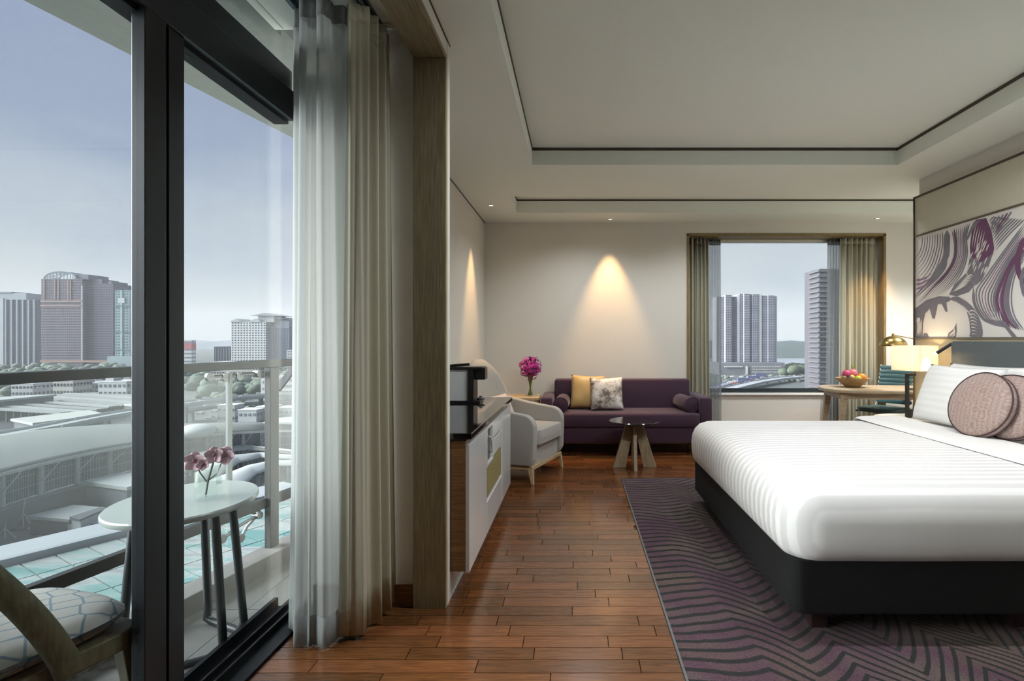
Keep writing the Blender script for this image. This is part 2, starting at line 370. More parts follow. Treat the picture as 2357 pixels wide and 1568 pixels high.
fl = MB().box(XD, XN, -2.6, 7.05, -.2, -.012).build('floor', M('screed', (110, 80, 56), .8), kind='structure')
PW, PL = .088, .52
spots = []
row = 0; y = -2.55
while y < 7.0:
    x = XD+.12-random.uniform(0, PL)
    while x < XN:
        ln = PL*random.choice((.7, 1, 1, 1.25)); x0, x1 = max(x, XD+.12), min(x+ln, XN)
        if y+PW < 5.06: x1 = min(x1, .415)
        if x1-x0 > .03:
            c = ((x0+x1)/2, y+PW/2)
            vis = c[1] > 1.95 and c[0] < 1.0 and not (c[0] < XP and 2.6 < c[1] < 4.5 and c[0] < -.66)
            spots.append((x0, x1, y, vis, (-c[1] if vis else 99)))
        x += ln
    y += PW
vis = sorted([s for s in spots if s[3]], key=lambda s: s[2])
plank_meshes = {}
def plank(x0, x1, y0):
    L_ = round((x1-x0)/.02)*.02
    key = L_
    if key not in plank_meshes:
        g = .0007; b_ = .0012
        mb = MB(); l2, w2 = L_/2-g, PW/2-g
        mb.hexa([(-l2, -w2, -.012), (l2, -w2, -.012), (l2, w2, -.012), (-l2, w2, -.012)], [(-l2+b_, -w2+b_, 0), (l2-b_, -w2+b_, 0), (l2-b_, w2-b_, 0), (-l2+b_, w2-b_, 0)])
        me = bpy.data.meshes.new('plank'); me.from_pydata(mb.v, [], mb.f); me.update(); me.materials.append(PLANK); plank_meshes[key] = me
    o = bpy.data.objects.new('plank', plank_meshes[key]); col.objects.link(o); o.parent = fl
    o.location = Vector(((x0+x1)/2, y0+PW/2, 0))-fl.location
    s = (x1-x0)/max(L_, .02); o.scale = (s, 1, 1)
for s in vis[:300]: plank(s[0], s[1], s[2])
rest = MB()
for s in [q for q in spots if not q[3]]+vis[300:]:
    g, b_ = .0007, .0012; x0, x1, y0, y1 = s[0]+g, s[1]-g, s[2]+g, s[2]+PW-g
    rest.hexa([(x0, y0, -.012), (x1, y0, -.012), (x1, y1, -.012), (x0, y1, -.012)], [(x0+b_, y0+b_, 0), (x1-b_, y0+b_, 0), (x1-b_, y1-b_, 0), (x0+b_, y1-b_, 0)])
# further planks: the tone changes from piece to piece by island
def plank_stuff_mat():
    m = PLANK.copy(); nt = m.node_tree
    g = nt.nodes.new('ShaderNodeNewGeometry')
    oi = [n for n in nt.nodes if n.type == 'OBJECT_INFO'][0]
    for l in list(nt.links):
        if l.from_node == oi: nt.links.new(g.outputs['Random Per Island'], l.to_socket)
    return m
rest.build('plank_field', plank_stuff_mat(), fl, w=1, kind='stuff')

cp = T('carpet', 'taupe and plum zigzag carpet laid under the bed', 'carpet', (1.78, 1.2, 0))
MB().box(.425, 3.14, -2.55, 5.05, -.0118, .006).build('pile', CARPET, cp, w=1)
MB().box(.415, .425, -2.55, 5.06, -.0118, .0065).box(.415, 3.14, 5.05, 5.06, -.0118, .0065).build('edge_strip', STEEL, cp, w=1, label='thin metal edge strip')

MB().box(XL-.12, XL, YP+.05, 7.1, -.2, 3.1).build('wall_left', PAINT, kind='structure')
pt = MB().box(XD, XP, YP, YP+.05, 0, 2.95).build('wall_partition', PAINT, kind='structure')
MB().box(-1.28, -.785, YP-.012, YP, 0, .105).build('baseboard_partition', Mwood('baseboard_wood', (140, 104, 70), (110, 80, 52), .5), kind='structure')
MB().box(XD-.12, XD, -2.7, .95, -.2, 3.1).build('wall_left_rear', PAINT, kind='structure')
wx0, wx1, wzt = 1.391, 3.853, 2.61
wb = MB().box(XL-.1, wx0, YB, 7.12, -.2, 3.1).box(wx1, XN+.2, YB, 7.12, -.2, 3.1).box(wx0, wx1, YB, 7.12, wzt, 3.1).box(wx0, wx1, 7.05, 7.2, -.2, .60).build('wall_back', PAINT, kind='structure')
MB().box(XR, XN+.2, -2.7, YR, -.2, 3.1).build('wall_right', PAINT, kind='structure')
MB().box(XN, XN+.2, YR, 7.1, -.2, 3.1).build('wall_nook', PAINT, kind='structure')
MB().box(XD-.2, XN, -2.75, -2.6, -.2, 3.1).build('wall_rear', PAINT, kind='structure')
MB().box(XL, XL+.012, 4.42, YB, 0, .09).build('baseboard_left', Mwood('baseboard_white_oak', (150, 120, 84), (120, 92, 60), .5), kind='structure')

t1, t2 = 2.905, 2.915
ce = MB()
ce.box(XP, -.371, -2.6, 4.55, ZC, 3.0).box(XL, XP, YP+.05, 4.55, ZC, 3.0).box(2.69, XN, -2.6, 4.55, ZC, 3.0).box(XL, XN, 4.55, 5.56, ZC, 3.0)
ce.box(XL, -.69, 5.56, 6.27, ZC, 3.0).box(4.6, XN, 5.56, 6.27, ZC, 3.0).box(XL, XN, 6.27, YB, ZC, 3.0).box(-.371, 2.69, -2.6, -2.1, ZC, 3.0)
ce.box(-.371, 2.69, -2.1, 4.55, t1, 3.0).box(-.69, 4.6, 5.56, 6.27, t2, 3.0)
ce.box(XD-.1, -.79, -2.6, YP, 2.81, 3.0)
ceo = ce.build('ceiling', CEILP, kind='structure')
e = .004
tr = MB()
tr.box(-.371, -.371+e, -2.1, 4.55, t1-.024, t1-.002).box(2.69-e, 2.69, -2.1, 4.55, t1-.024, t1-.002).box(-.371, 2.69, 4.55-e, 4.55, t1-.024, t1-.002)
tr.build('cove_trim', TRIMD, ceo, w=1, label='dark bronze shadow line round the ceiling tray')
MB().box(-.69, 4.6, 6.27-e, 6.27, t2-.02, t2-.002).box(-.69, -.69+e, 5.56, 6.27, t2-.02, t2-.002).build('cove_trim', TRIMD, ceo, w=1)
MB().box(XL, XL+.006, YP+.06, YB, ZC-.008, ZC).build('cove_trim', TRIMD, ceo, w=1)

# wooden portal round the door recess
p1 = T('trim_1', kind='structure', loc=(-.71, 1.3, 0))
MB().box(-.79, XP, YP-.03, YP+.001, 0, 2.66).build('jamb_board', OAKG, p1, w=1, bevel=.002)
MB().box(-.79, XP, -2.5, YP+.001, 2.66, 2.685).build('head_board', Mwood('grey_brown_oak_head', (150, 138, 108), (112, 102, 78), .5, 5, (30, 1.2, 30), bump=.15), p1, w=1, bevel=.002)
MB().box(-.785, XP-.003, -2.5, YP, 2.686, 2.95).build('fascia', PAINT, p1, w=1)
MB().box(XP-.002, XP+.003, -2.5, YP+.05, 2.752, 2.758).build('shadow_line', TRIMD, p1, w=1)

# curtain rails in the recess ceiling
for X_, nm, lb in ((-1.26, 'curtain_rail', 'dark curtain rail nearest the balcony door'), (-1.12, 'curtain_rail', 'curtain rail above the white sheer by balcony door'), (-.95, 'curtain_rail', 'curtain rail above the greige balcony drape')):
    r_ = T(nm, lb, 'curtain rail', (X_, .3, 2.78))
    MB().box(X_-.022, X_+.022, -2.0, 2.6, 2.792, 2.81).build('channel', M('rail_slate', (64, 84, 92), .4, .3), r_, w=1)
    MB().box(X_-.006, X_+.006, -2.0, 2.6, 2.782, 2.792).build('lip', M('rail_slate_light', (110, 132, 138), .4, .3), r_, w=1)

# ------------------------------------------------------------------ sliding balcony door
d1 = T('door_1', kind='structure', loc=(XD-.04, .3, 0))
xi, xo = XD, XD-.10; DY0 = .95
MB().box(xo, xi, DY0, 2.64, 2.36, 2.50).build('header', ALU, d1, w=1, bevel=.003)
MB().box(xo, xi-.012, DY0, 2.64, 2.503, 2.60).build('header_cap', ALU, d1, w=1, bevel=.003)
MB().box(xo, xi-.03, DY0, 2.64, 2.345, 2.36).build('header_groove', ALUB, d1, w=1)
thr = MB().box(xo, -1.252, DY0, 2.64, -.011, .004).box(-1.264, -1.252, DY0, 2.64, .004, .012).box(xi+.02, xi+.03, DY0, 2.64, .004, .03).box(xi-.03, xi-.02, DY0, 2.64, .004, .03).box(xo, xo+.02, DY0, 2.64, .004, .045)
thr.build('threshold_track', M('black_track', (20, 22, 23), .35, .3, spec=.4), d1, w=1)
MB().box(xi-.045, xi, 1.725, 1.815, .02, 2.36).build('stile', ALU, d1, w=1, bevel=.003)
MB().box(xi-.075, xi-.03, 1.815, 1.842, .02, 2.36).build('seal', ALUB, d1, w=1)
MB().box(xo, xi-.012, 1.842, 1.915, .02, 2.36).build('stile', ALU, d1, w=1, bevel=.003)
MB().box(xi-.045, xi, DY0+.02, DY0+.10, .02, 2.36).build('stile', ALU, d1, w=1, bevel=.003)
MB().box(xi-.028, xi-.020, DY0+.10, 1.725, .03, 2.36).build('pane', GLASS, d1, w=1)
MB().box(xo+.03, xo+.038, 1.915, 2.642, .03, 2.36).build('pane', GLASS, d1, w=1)
MB().box(xo+.04, xo+.048, DY0, 2.642, 2.60, 2.81).build('transom_pane', GLASS, d1, w=1)

# ------------------------------------------------------------------ balcony
BZ = -.03
dirR = Vector((.2125, 1, 0)).normalized(); nR = Vector((-dirR.y, dirR.x, 0))    # along the railing, and outwards
def rail_pt(Yq, z, out=0): return Vector((-1.81+.2125*(Yq-3.24), Yq, z))+nR*out
def rquad(mb, Y0, Y1, o0, o1, z0, z1):
    a, b = rail_pt(Y0, 0), rail_pt(Y1, 0)
    pts = [a+nR*o0, b+nR*o0, b+nR*o1, a+nR*o1]
    return mb.hexa([(p.x, p.y, z0) for p in pts], [(p.x, p.y, z1) for p in pts])
bs = MB()
bs.prism([(XD-.09, -2.6), tuple(rail_pt(-2.6, 0, .1)[:2]), tuple(rail_pt(5.2, 0, .1)[:2]), (XD-.09, 5.2)], -.35, BZ-.012)
bal = bs.build('floor_balcony', CURB, kind='structure')
# tiles, clipped against the slanting curb
def clip(poly, f):
    out = []
    for i in range(len(poly)):
        p, q = poly[i], poly[(i+1) % len(poly)]; a, b = f(p), f(q)
        if a >= 0: out.append(p)
        if a*b < 0: t = a/(a-b); out.append((p[0]+t*(q[0]-p[0]), p[1]+t*(q[1]-p[1])))
    return out
for i in range(3):
    for j in range(-3, 8):
        x1_ = -1.475-(0 if i == 0 else .145+.6*(i-1)); x0_ = -1.62-.6*i+.003
        if i == 0: x0_ = -1.617
        y0_ = -1.0+.597*j+1.284; y1_ = y0_+.594
        poly = clip([(x0_, y0_), (x1_, y0_), (x1_, y1_), (x0_, y1_)], lambda p: p[0]-(-1.76+.2125*(p[1]-3.24)))
        if len(poly) > 2 and y1_ < 5.2: MB().prism(poly, BZ-.012, BZ).build('tile', TILE, bal, w=1)
cb = MB(); rquad(cb, -2.5, 5.1, -.085, .06, BZ-.011, .064); cb.build('curb', CURB, bal, w=1, bevel=.004)
# the slab above
sf = MB(); so = [Vector((-2.36+.2024*(y_-3.31), y_)) for y_ in (-2.6, 5.6)]
sf.prism([(XD-.1, -2.6), tuple(so[0]), tuple(so[1]), (XD-.1, 5.6)], 2.85, 3.2); sf.build('ceiling_balcony', CONC, kind='structure')
MB().box(XD-.17, XD-.1, -2.6, 2.7, 2.81, 3.1).build('wall_lintel', CONC, kind='structure')

rl = T('balcony_railing', 'grey metal and glass railing round the balcony', 'railing', tuple(rail_pt(2.4, .064)))
mb = MB(); rquad(mb, -2.3, 5.0, -.03, .035, 1.135, 1.178); mb.build('top_rail', RAILM, rl, w=1, bevel=.004)
mb = MB(); rquad(mb, -2.3, 5.0, .01, .05, .305, .36); mb.build('mid_rail', RAILM, rl, w=1, bevel=.003)
for Yq in (3.24, .9, -1.4, 4.9):
    mb = MB(); rquad(mb, Yq-.033, Yq+.033, -.012, .03, .064, 1.135); mb.build('post', RAILM, rl, w=1, bevel=.003)
for Y0, Y1 in ((-1.36, .86), (.94, 2.98), (3.28, 4.86)):
    mb = MB(); rquad(mb, Y0, Y1, .058, .070, .09, 1.11); mb.build('pane', GLASSV, rl, w=1)
mb = MB(); rquad(mb, 2.985, 3.005, .052, .076, .30, 1.12); mb.build('pane_edge_strip', M('glass_edge_clip', (110, 116, 114), .35), rl, w=1)
def spider(Yq, z, sp):
    c = rail_pt(Yq, z, .03); b_ = MB()
    b_.tube([c-nR*.005, c+nR*.03], .022, 12)
    ob = b_.build('spider_fitting', STEEL, rl, w=1, smooth=40)
    for dy, dz in sp:
        q = rail_pt(Yq+dy, z+dz, .066); m = MB(); m.tube([c+nR*.015, (c+q)/2+nR*.02, q-nR*.004], .009, 8); m.tube([q-nR*.012, q+nR*.004], .024, 16)
        m.build('arm', STEEL, ob, w=1, smooth=40)
spider(3.17, .27, ((-.10, .10), (-.10, -.10), (-.22, -.06), (.11, .10)))
spider(3.17, 1.10, ((-.11, -.01), (-.2, -.01), (-.3, .0)))
m = MB(); a_ = rail_pt(3.28, .99, .01); b_ = rail_pt(3.44, 1.135, .01); m.bar(a_, b_, .05, .012); m.build('bracket', RAILM, rl, w=1)

# balcony table with an oval white top and a bent bar base
tb = T('balcony_table', 'white oval balcony table on bent dark bar legs', 'table', (-1.685, 2.34, BZ), R(8))
tp = MB().lathe([(.0, .612), (.9, .612), (.985, .615), (1.0, .622), (1.0, .634), (.985, .64), (.0, .64)], n=56, caps=False)
tp.xf(Matrix.Diagonal((.265, .32, 1, 1)))
tp.build('table_top', M('white_stone_top', (148, 155, 151), .3, var=.05, scale=6, coat=.3), tb, smooth=35)
def legloop(a0, a1, r0, r1, nm='leg'):
    p, q = Vector((r0*cos(a0), r0*sin(a0), .61)), Vector((r0*cos(a1), r0*sin(a1), .61))
    P, Q = Vector((r1*cos(a0), r1*sin(a0), .06)), Vector((r1*cos(a1), r1*sin(a1), .06))
    f = [p, p.lerp(P, .5), P, P+Vector((-.012*cos(a0), -.012*sin(a0), -.035)), P.lerp(Q, .14)*1+Vector((0, 0, -.05)), P.lerp(Q, .5)+Vector((0, 0, -.05)),
         P.lerp(Q, .86)+Vector((0, 0, -.05)), Q+Vector((-.012*cos(a1), -.012*sin(a1), -.035)), Q, q.lerp(Q, .5), q]
    m = MB(); m.tube(f, .0175, 8); m.build(nm, DARKM, tb, smooth=60)
for k in range(3):
    a0 = R(20+120*k); legloop(a0, a0+R(74), .17, .215)
m = MB(); m.prism(rrect(-.15, .15, -.15, .15, .06), .595, .612); m.build('top_plate', DARKM, tb)

# lotus stems in a square glass vase on the balcony table
vz = T('lotus_vase', 'square glass vase of dusky pink orchids on balcony table', 'vase', (-1.60, 2.36, .611), R(20))
m = MB(); w_ = .042
m.box(-w_, w_, -w_, w_, 0, .012).box(-w_, w_, -w_, -w_+.005, .012, .13).box(-w_, w_, w_-.005, w_, .012, .13).box(-w_, -w_+.005, -w_+.005, w_-.005, .012, .13).box(w_-.005, w_, -w_+.005, w_-.005, .012, .13)
m.build('vase', GLASSO, vz)
m = MB(); m.tube([(-.01, 0, .014), (-.002, 0, .07), (.02, 0, .16)], .0045, 6); m.tube([(-.006, 0, .07), (.03, .01, .10), (.055, .01, .17)], .003, 6); m.tube([(-.006, 0, .07), (-.03, 0, .11), (-.045, 0, .15)], .003, 6)
m.build('stem', M('flower_stem', (74, 84, 66), .6), vz, smooth=60)
PETAL = M('dusky_pink_petal', (196, 158, 168), .6, var=.25, scale=40)
for c, sz in (((-.05, 0, .165), .042), ((.022, .005, .185), .038), ((.06, .01, .18), .042), ((-.015, -.01, .15), .026)):
    m = MB()
    for k in range(5):
        a = 2*pi*k/5+c[0]*20; d = Vector((cos(a), .3*sin(a)-.15, sin(a))); sd = Vector((-sin(a), 0, cos(a)))
        def pf(u, v, d=d, sd=sd): return Vector(c)+d*sz*u+sd*sz*.52*(2*v-1)*sin(pi*min(1, .12+u*.88))**.7+Vector((0, -.012*u*u, 0))
        m.grid(6, 4, pf)
    o_ = m.build('bloom', PETAL, vz, smooth=180, solid=.0012)
    q = MB(); q.ball((c[0], c[1]-.006, c[2]), sz*.22, 8, 6); q.build('bloom_heart', M('bloom_heart', (120, 60, 76), .6), o_, smooth=180)

# balcony chair, seen past the door stile
ch = T('balcony_chair', 'wooden balcony chair with blue trellis seat pad', 'chair', (-1.715, 1.615, BZ), R(-16))
OLIVE = Mwood('olive_ash', (104, 102, 78), (80, 80, 60), .5, 5, (16, 16, 1.6), bump=.1)
def trellis():
    m, nt, b = newmat('trellis_fabric'); N = nt.nodes.new; L = nt.links.new
    tc = N('ShaderNodeTexCoord'); mp = N('ShaderNodeMapping'); mp.inputs['Scale'].default_value = (15, 15, 0); mp.inputs['Rotation'].default_value = (0, 0, R(30)); L(tc.outputs['Object'], mp.inputs[0])
    vo = N('ShaderNodeTexVoronoi'); vo.feature = 'DISTANCE_TO_EDGE'; vo.inputs['Scale'].default_value = 1; vo.inputs['Randomness'].default_value = .45; L(mp.outputs[0], vo.inputs['Vector'])
    mr = N('ShaderNodeMapRange'); mr.inputs[1].default_value = .035; mr.inputs[2].default_value = .06; L(vo.outputs['Distance'], mr.inputs[0])
    mx = N('ShaderNodeMix'); mx.data_type = 'RGBA'; mx.inputs[6].default_value = srgb(86, 104, 116); mx.inputs[7].default_value = srgb(142, 142, 138); L(mr.outputs[0], mx.inputs[0])
    L(mx.outputs[2], b.inputs['Base Color']); b.inputs['Roughness'].default_value = .8
    return m
def padf(sg):
    def fn(u, v):
        a, r = 2*pi*u, v
        k = (abs(cos(a))**4+abs(sin(a))**4)**-.25
        return (.245*k*r*cos(a), .245*k*r*sin(a), .445+sg*.042*(1-r**4)**.5+(.012 if sg > 0 else 0))
    return fn
m = MB(); m.grid(40, 10, padf(1)); m.grid(40, 10, padf(-1)); weld(m.build('seat_pad', trellis(), ch))
m = MB(); m.prism(rrect(-.245, .245, -.245, .245, .07), .345, .405); m.build('seat_frame', OLIVE, ch, bevel=.006)
for sx, sy in ((-1, 1), (1, 1), (-1, -1), (1, -1)):
    m = MB(); t_ = Vector((.205*sx, .205*sy, .36)); b_ = Vector((.235*sx, .24*sy, 0))
    m.hexa([b_+Vector(q) for q in ((-.016, -.016, 0), (.016, -.016, 0), (.016, .016, 0), (-.016, .016, 0))], [t_+Vector(q) for q in ((-.024, -.024, 0), (.024, -.024, 0), (.024, .024, 0), (-.024, .024, 0))])
    m.build('leg', OLIVE, ch, bevel=.003)
for sx in (-1, 1):                                     # curved arm that sweeps from the seat side up into the back
    pts = []
    for k in range(15):
        t = k/14; y_ = .02-.26*t; z_ = .37+.47*t**.85; x_ = sx*(.262+.03*sin(pi*t)); pts.append((x_, y_, z_))
    m = MB(); m.tube(pts, [.036-.006*k/14 for k in range(15)], 10, flat=.5); m.build('arm', OLIVE, ch, smooth=60)
pts = [(.30*cos(R(a)), -.26-.09*abs(sin(R(a)))**1, .84) for a in range(180, 361, 12)]
m = MB(); m.tube(pts, .03, 10); m.build('back_rail', OLIVE, ch, smooth=60)
m = MB(); m.grid(20, 6, lambda u, v: (.27*cos(pi+pi*u), -.255-.08*sin(pi*u), .56+.27*v)); m.build('back_panel', trellis(), ch, smooth=180, solid=.02)

# ------------------------------------------------------------------ curtains
def curtain(name, label, mat, bot, top, z0, z1, nf, amp, n=150, nz=16, cat='curtain', solid=0, ph=0, flare=1.0):
    def poly(P, t):
        ls = [(Vector(P[i+1])-Vector(P[i])).length for i in range(len(P)-1)]; s = t*sum(ls)
        for i, l in enumerate(ls):
            if s <= l or i == len(ls)-1:
                a, b = Vector(P[i]), Vector(P[i+1]); d = (b-a).normalized(); return a+(b-a)*min(1, s/l), Vector((-d.y, d.x))
            s -= l
    def fn(u, v):
        b, nb = poly(bot, u); t, n_ = poly(top, u)
        p = b.lerp(t, v); nn = nb.lerp(n_, v).normalized()
        w_ = sin(2*pi*nf*u+ph+.5*sin(7*u+2*v))+.3*sin(2*pi*nf*2.3*u+1.3+1.2*v)
        p = p+nn*amp*w_*(flare+(1-flare)*v)*(1-.18*sin(pi*v))
        return (p.x, p.y, z0+(z1-z0)*v+.006*sin(9*u)*(1-v))
    m = MB(); m.grid(n, nz, fn)
    root = T(name, label, cat, (bot[0][0], bot[0][1], 0))
    m.build('panel', mat, root, w=1, smooth=180, solid=solid)
    if not solid:                                      # the turned hem of a sheer shows as a denser band
        m = MB(); m.grid(n, 2, lambda u, v: fn(u, v*.045)); m.build('hem', mat, root, w=1, smooth=180, solid=.0015)
    if 1:
        m = MB(); m.grid(n, 1, lambda u, v: fn(u, .97+.03*v)); m.build('heading_tape', mat, root, w=1, smooth=180, solid=(solid or .0012)*2)
    return root
curtain('sheer_curtain', 'white sheer curtain gathered beside the balcony door', SHEER,
        [(-1.335, 2.61), (-1.27, 2.46), (-1.215, 2.345), (-1.13, 2.27), (-1.06, 2.30), (-.995, 2.36), (-1.03, 2.50), (-1.07, 2.60)],
        [(-1.335, 2.615), (-1.265, 2.47), (-1.18, 2.37), (-1.12, 2.34), (-1.07, 2.38), (-1.03, 2.44), (-1.06, 2.52), (-1.09, 2.60)], .012, 2.78, 6.5, .020, n=220, flare=1.3)
curtain('drape_curtain', 'greige blackout curtain gathered beside the balcony door', DRAPE,
        [(-1.015, 2.41), (-.985, 2.325), (-.955, 2.33), (-.93, 2.42), (-.915, 2.50), (-.90, 2.58), (-.91, 2.64)],
        [(-1.00, 2.46), (-.985, 2.385), (-.96, 2.38), (-.945, 2.45), (-.935, 2.52), (-.925, 2.58), (-.93, 2.64)], .02, 2.78, 4.6, .022, n=200, solid=.003, flare=1.25)

# ------------------------------------------------------------------ back window
w1 = T('window_1', kind='structure', loc=(2.6, 7.06, .6))
WFR = M('window_frame_dark', (52, 60, 64), .5, .3)
MB().box(wx0, wx1, 7.06, 7.13, .605, .66).build('sill_frame', WFR, w1, w=1)
MB().box(wx0, wx1, 7.06, 7.13, 2.56, 2.61).build('head_frame', PAINT, w1, w=1)
MB().box(wx0, wx0+.05, 7.06, 7.13, .66, 2.56).build('side_frame', WFR, w1, w=1)
MB().box(wx1-.05, wx1, 7.06, 7.13, .66, 2.56).build('side_frame', WFR, w1, w=1)
MB().box(wx0+.05, wx1-.05, 7.09, 7.098, .66, 2.56).build('pane', GLASS, w1, w=1)
MB().box(wx0+.02, wx1-.02, 7.012, 7.06, .575, .605).build('window_ledge', M('white_ledge', (238, 238, 234), .4), w1, w=1, bevel=.004)
p2 = T('trim_2', kind='structure', loc=(2.6, 6.9, 0))
OAKW = Mwood('window_oak', (150, 130, 88), (120, 102, 64), .5, 5, (20, 20, 1.5), bump=.1)
MB().box(wx0-.012, wx0+.018, YB-.012, 7.05, 0, wzt).build('jamb_board', OAKW, p2, w=1)
MB().box(wx1-.018, wx1+.012, YB-.012, 7.05, 0, wzt).build('jamb_board', OAKW, p2, w=1)
MB().box(wx0-.012, wx1+.012, YB-.012, 7.05, wzt-.018, wzt+.012).build('head_board', OAKW, p2, w=1)
zt = 2.585
curtain('drape_curtain', 'greige curtain at the window side behind the purple sofa', DRAPE, [(1.43, 6.90), (1.69, 6.89)], [(1.43, 6.91), (1.67, 6.90)], .02, zt, 4.5, .035, n=90, solid=.003)
curtain('drape_curtain', 'greige curtain at the window side behind the desk', DRAPE, [(3.33, 6.89), (3.80, 6.90)], [(3.36, 6.90), (3.80, 6.91)], .02, zt, 6.5, .035, n=120, solid=.003)
curtain('sheer_curtain', 'white sheer strip at window beside the sofa end', SHEER, [(1.67, 6.985), (1.86, 6.975)], [(1.68, 6.985), (1.85, 6.98)], .02, zt, 4.5, .02, n=80)
curtain('sheer_curtain', 'white sheer strip at window above the fruit bowl', SHEER, [(3.20, 6.975), (3.40, 6.985)], [(3.23, 6.98), (3.40, 6.985)], .02, zt, 4.5, .02, n=80)
# ------------------------------------------------------------------ minibar cabinet
XF = -.535; CY0, CY1 = 2.71, 4.40; Z0, Z1 = .14, .79
cabn = T('minibar_cabinet', 'white gloss minibar cabinet with brown wood end', 'cabinet', (-.84, 3.55, 0))
MB().box(-1.14, XF-.02, CY0, CY1, Z0, Z1).build('body', OAKC, cabn, w=1)
MB().box(-1.14, XP, CY0, CY1, .001, Z0).build('plinth', M('white_plinth', (225, 224, 218), .5), cabn, w=1)
def front(nm, y0, y1, z0, z1, mat=WHITEG, th=.02): return MB().box(XF-.02, XF-.02+th, y0+.003, y1-.003, z0+.003, z1-.003).build(nm, mat, cabn, w=1, bevel=.0015)
front('door', CY0, 3.24, Z0-.01, .775)
front('door', 3.91, CY1, Z0-.01, .775)
front('drawer', 3.50, 3.89, .665, .775)
front('drawer', 3.50, 3.89, .545, .655)
front('mesh_panel', 3.25, 3.89, .335, .53, GOLDM, .014)
front('lower_panel', 3.25, 3.90, Z0-.01, .325)
nf = MB().box(XF-.02, XF, 3.245, 3.27, .53, .775).box(XF-.02, XF, 3.47, 3.497, .53, .775).box(XF-.02, XF, 3.27, 3.47, .755, .775).box(XF-.02, XF, 3.27, 3.47, .53, .545)
nfo = nf.build('niche_frame', WHITEG, cabn, w=1)
MB().box(XF-.0195, XF-.016, 3.27, 3.47, .545, .755).build('niche_back', M('niche_grey', (96, 96, 94), .5), nfo, w=1)
m = MB(); m.tube([(XF-.014, 3.30, .72), (XF+.012, 3.31, .70), (XF+.014, 3.33, .64), (XF+.010, 3.36, .60), (XF-.014, 3.38, .60)], .0035, 8); m.build('hook', CHROME, nfo, w=1, smooth=60)
MB().box(-1.149, XF+.012, CY0-.005, CY1+.01, .80, .83).build('worktop', BLACKG, None, label='polished black stone worktop on the minibar cabinet', cat='worktop', bevel=.003)
MB().box(-1.14, XF-.03, CY0, CY1, .79, .80).build('worktop_recess', M('recess_black', (20, 18, 16), .6), cabn, w=1)

# capsule coffee machine
cm = T('coffee_machine', 'black and grey coffee machine on the black worktop', 'coffee machine', (-.87, 4.06, .83))
MB().box(-1.06, -.775, 4.0, 4.13, .832, 1.075).build('tank', FROST, cm, w=1, bevel=.004)
MB().box(-1.06, -.71, 3.985, 4.145, .83, .848).build('base_tray', BLACKP, cm, w=1, bevel=.003)
MB().box(-1.06, -.69, 3.985, 4.145, 1.075, 1.095).build('top_cover', BLACKP, cm, w=1, bevel=.003)
MB().box(-.80, -.755, 3.98, 4.15, .848, 1.075).build('column', BLACKP, cm, w=1, bevel=.003)
MB().box(-.755, -.675, 4.01, 4.12, 1.0, 1.09).build('brew_head', BLACKP, cm, w=1, bevel=.006)
m = MB(); m.lathe([(.0, .848), (.028, .848), (.03, .86), (.012, .868), (.012, .876), (0, .876)], (-.715, 4.06, 0), 16, caps=False); m.build('drip_cup', STEEL, cm, w=1, smooth=40)
m = MB(); m.tube([(-.98, 4.06, 1.096), (-.9, 4.06, 1.106), (-.80, 4.06, 1.112)], .01, 8); m.build('lever', BLACKP, cm, w=1, smooth=60)

# ------------------------------------------------------------------ armchair (local: x forward, y to its left)
ac = T('armchair', 'light grey velvet armchair with pale wooden legs', 'armchair', (-.60, 5.30, 0), R(-20))
def arm_prof():
    pts = [(-.34, .16), (.33, .16), (.365, .22), (.372, .44)]
    for k in range(7): a = R(90*k/6); pts.append((.252+.12*cos(a), .50+.12*sin(a)))
    pts += [(0, .655), (-.22, .70), (-.36, .74)]
    return pts
for sy in (-1, 1):
    m = MB(); m.prism(arm_prof(), sy*.29, sy*.375, 'y'); m.build('arm', VELG, ac, bevel=.022, seg=3, smooth=50)
m = MB(); m.prism(rrect(-.30, .335, -.288, .288, .03), .16, .335); m.build('seat_base', VELG, ac, bevel=.008)
m = MB(); m.prism(rrect(-.22, .385, -.285, .285, .05), .34, .475); m.build('seat_cushion', VELG, ac, bevel=.03, seg=3, smooth=60)
def backf(sg):
    def fn(u, v):
        s = 2*u-1; hz = .30+.80*v; w_ = .395*(1-.30*max(0, (v-.45)/.55)**2.2); top = 1-(abs(s)**3.2)*.24*v
        y_ = s*w_; z_ = .30+(hz-.30)*top
        wrap = .13*abs(s)**2.6*(1-.55*v)
        th = .055*(1-(2*v-1)**8)*(1-abs(s)**10)
        x_ = -.29-.12*v+wrap+sg*th
        return (x_, y_, z_)
    return fn
m = MB(); m.grid(26, 22, backf(1)); m.grid(26, 22, backf(-1)); weld(m.build('backrest', VELG, ac), .004)
m = MB(); m.prism([(-.33, -.355), (.35, -.355), (.35, .355), (-.33, .355)], .125, .16); m.build('base_frame', PALE, ac, bevel=.004)
for sx, sy in ((1, -1), (1, 1), (-1, -1), (-1, 1)):
    t_ = Vector((.335*sx, .34*sy, .13)); b_ = Vector((.352*sx, .355*sy, 0)); m = MB()
    m.hexa([b_+Vector(q) for q in ((-.011, -.011, 0), (.011, -.011, 0), (.011, .011, 0), (-.011, .011, 0))], [t_+Vector(q) for q in ((-.03*(1 if sx > 0 else .4), -.02, 0), (.015, -.02, 0), (.015, .02, 0), (-.03, .02, 0))])
    m.build('leg', PALE, ac, bevel=.002)
o = weld(pillow_mb(.46, .30, .14, seed=3).build('lumbar_cushion', LAVC, None, label='lilac grey lumbar cushion on the armchair', cat='cushion'))
placed(o, (-.70, 5.34, .47), (R(-24), 0, R(70)))

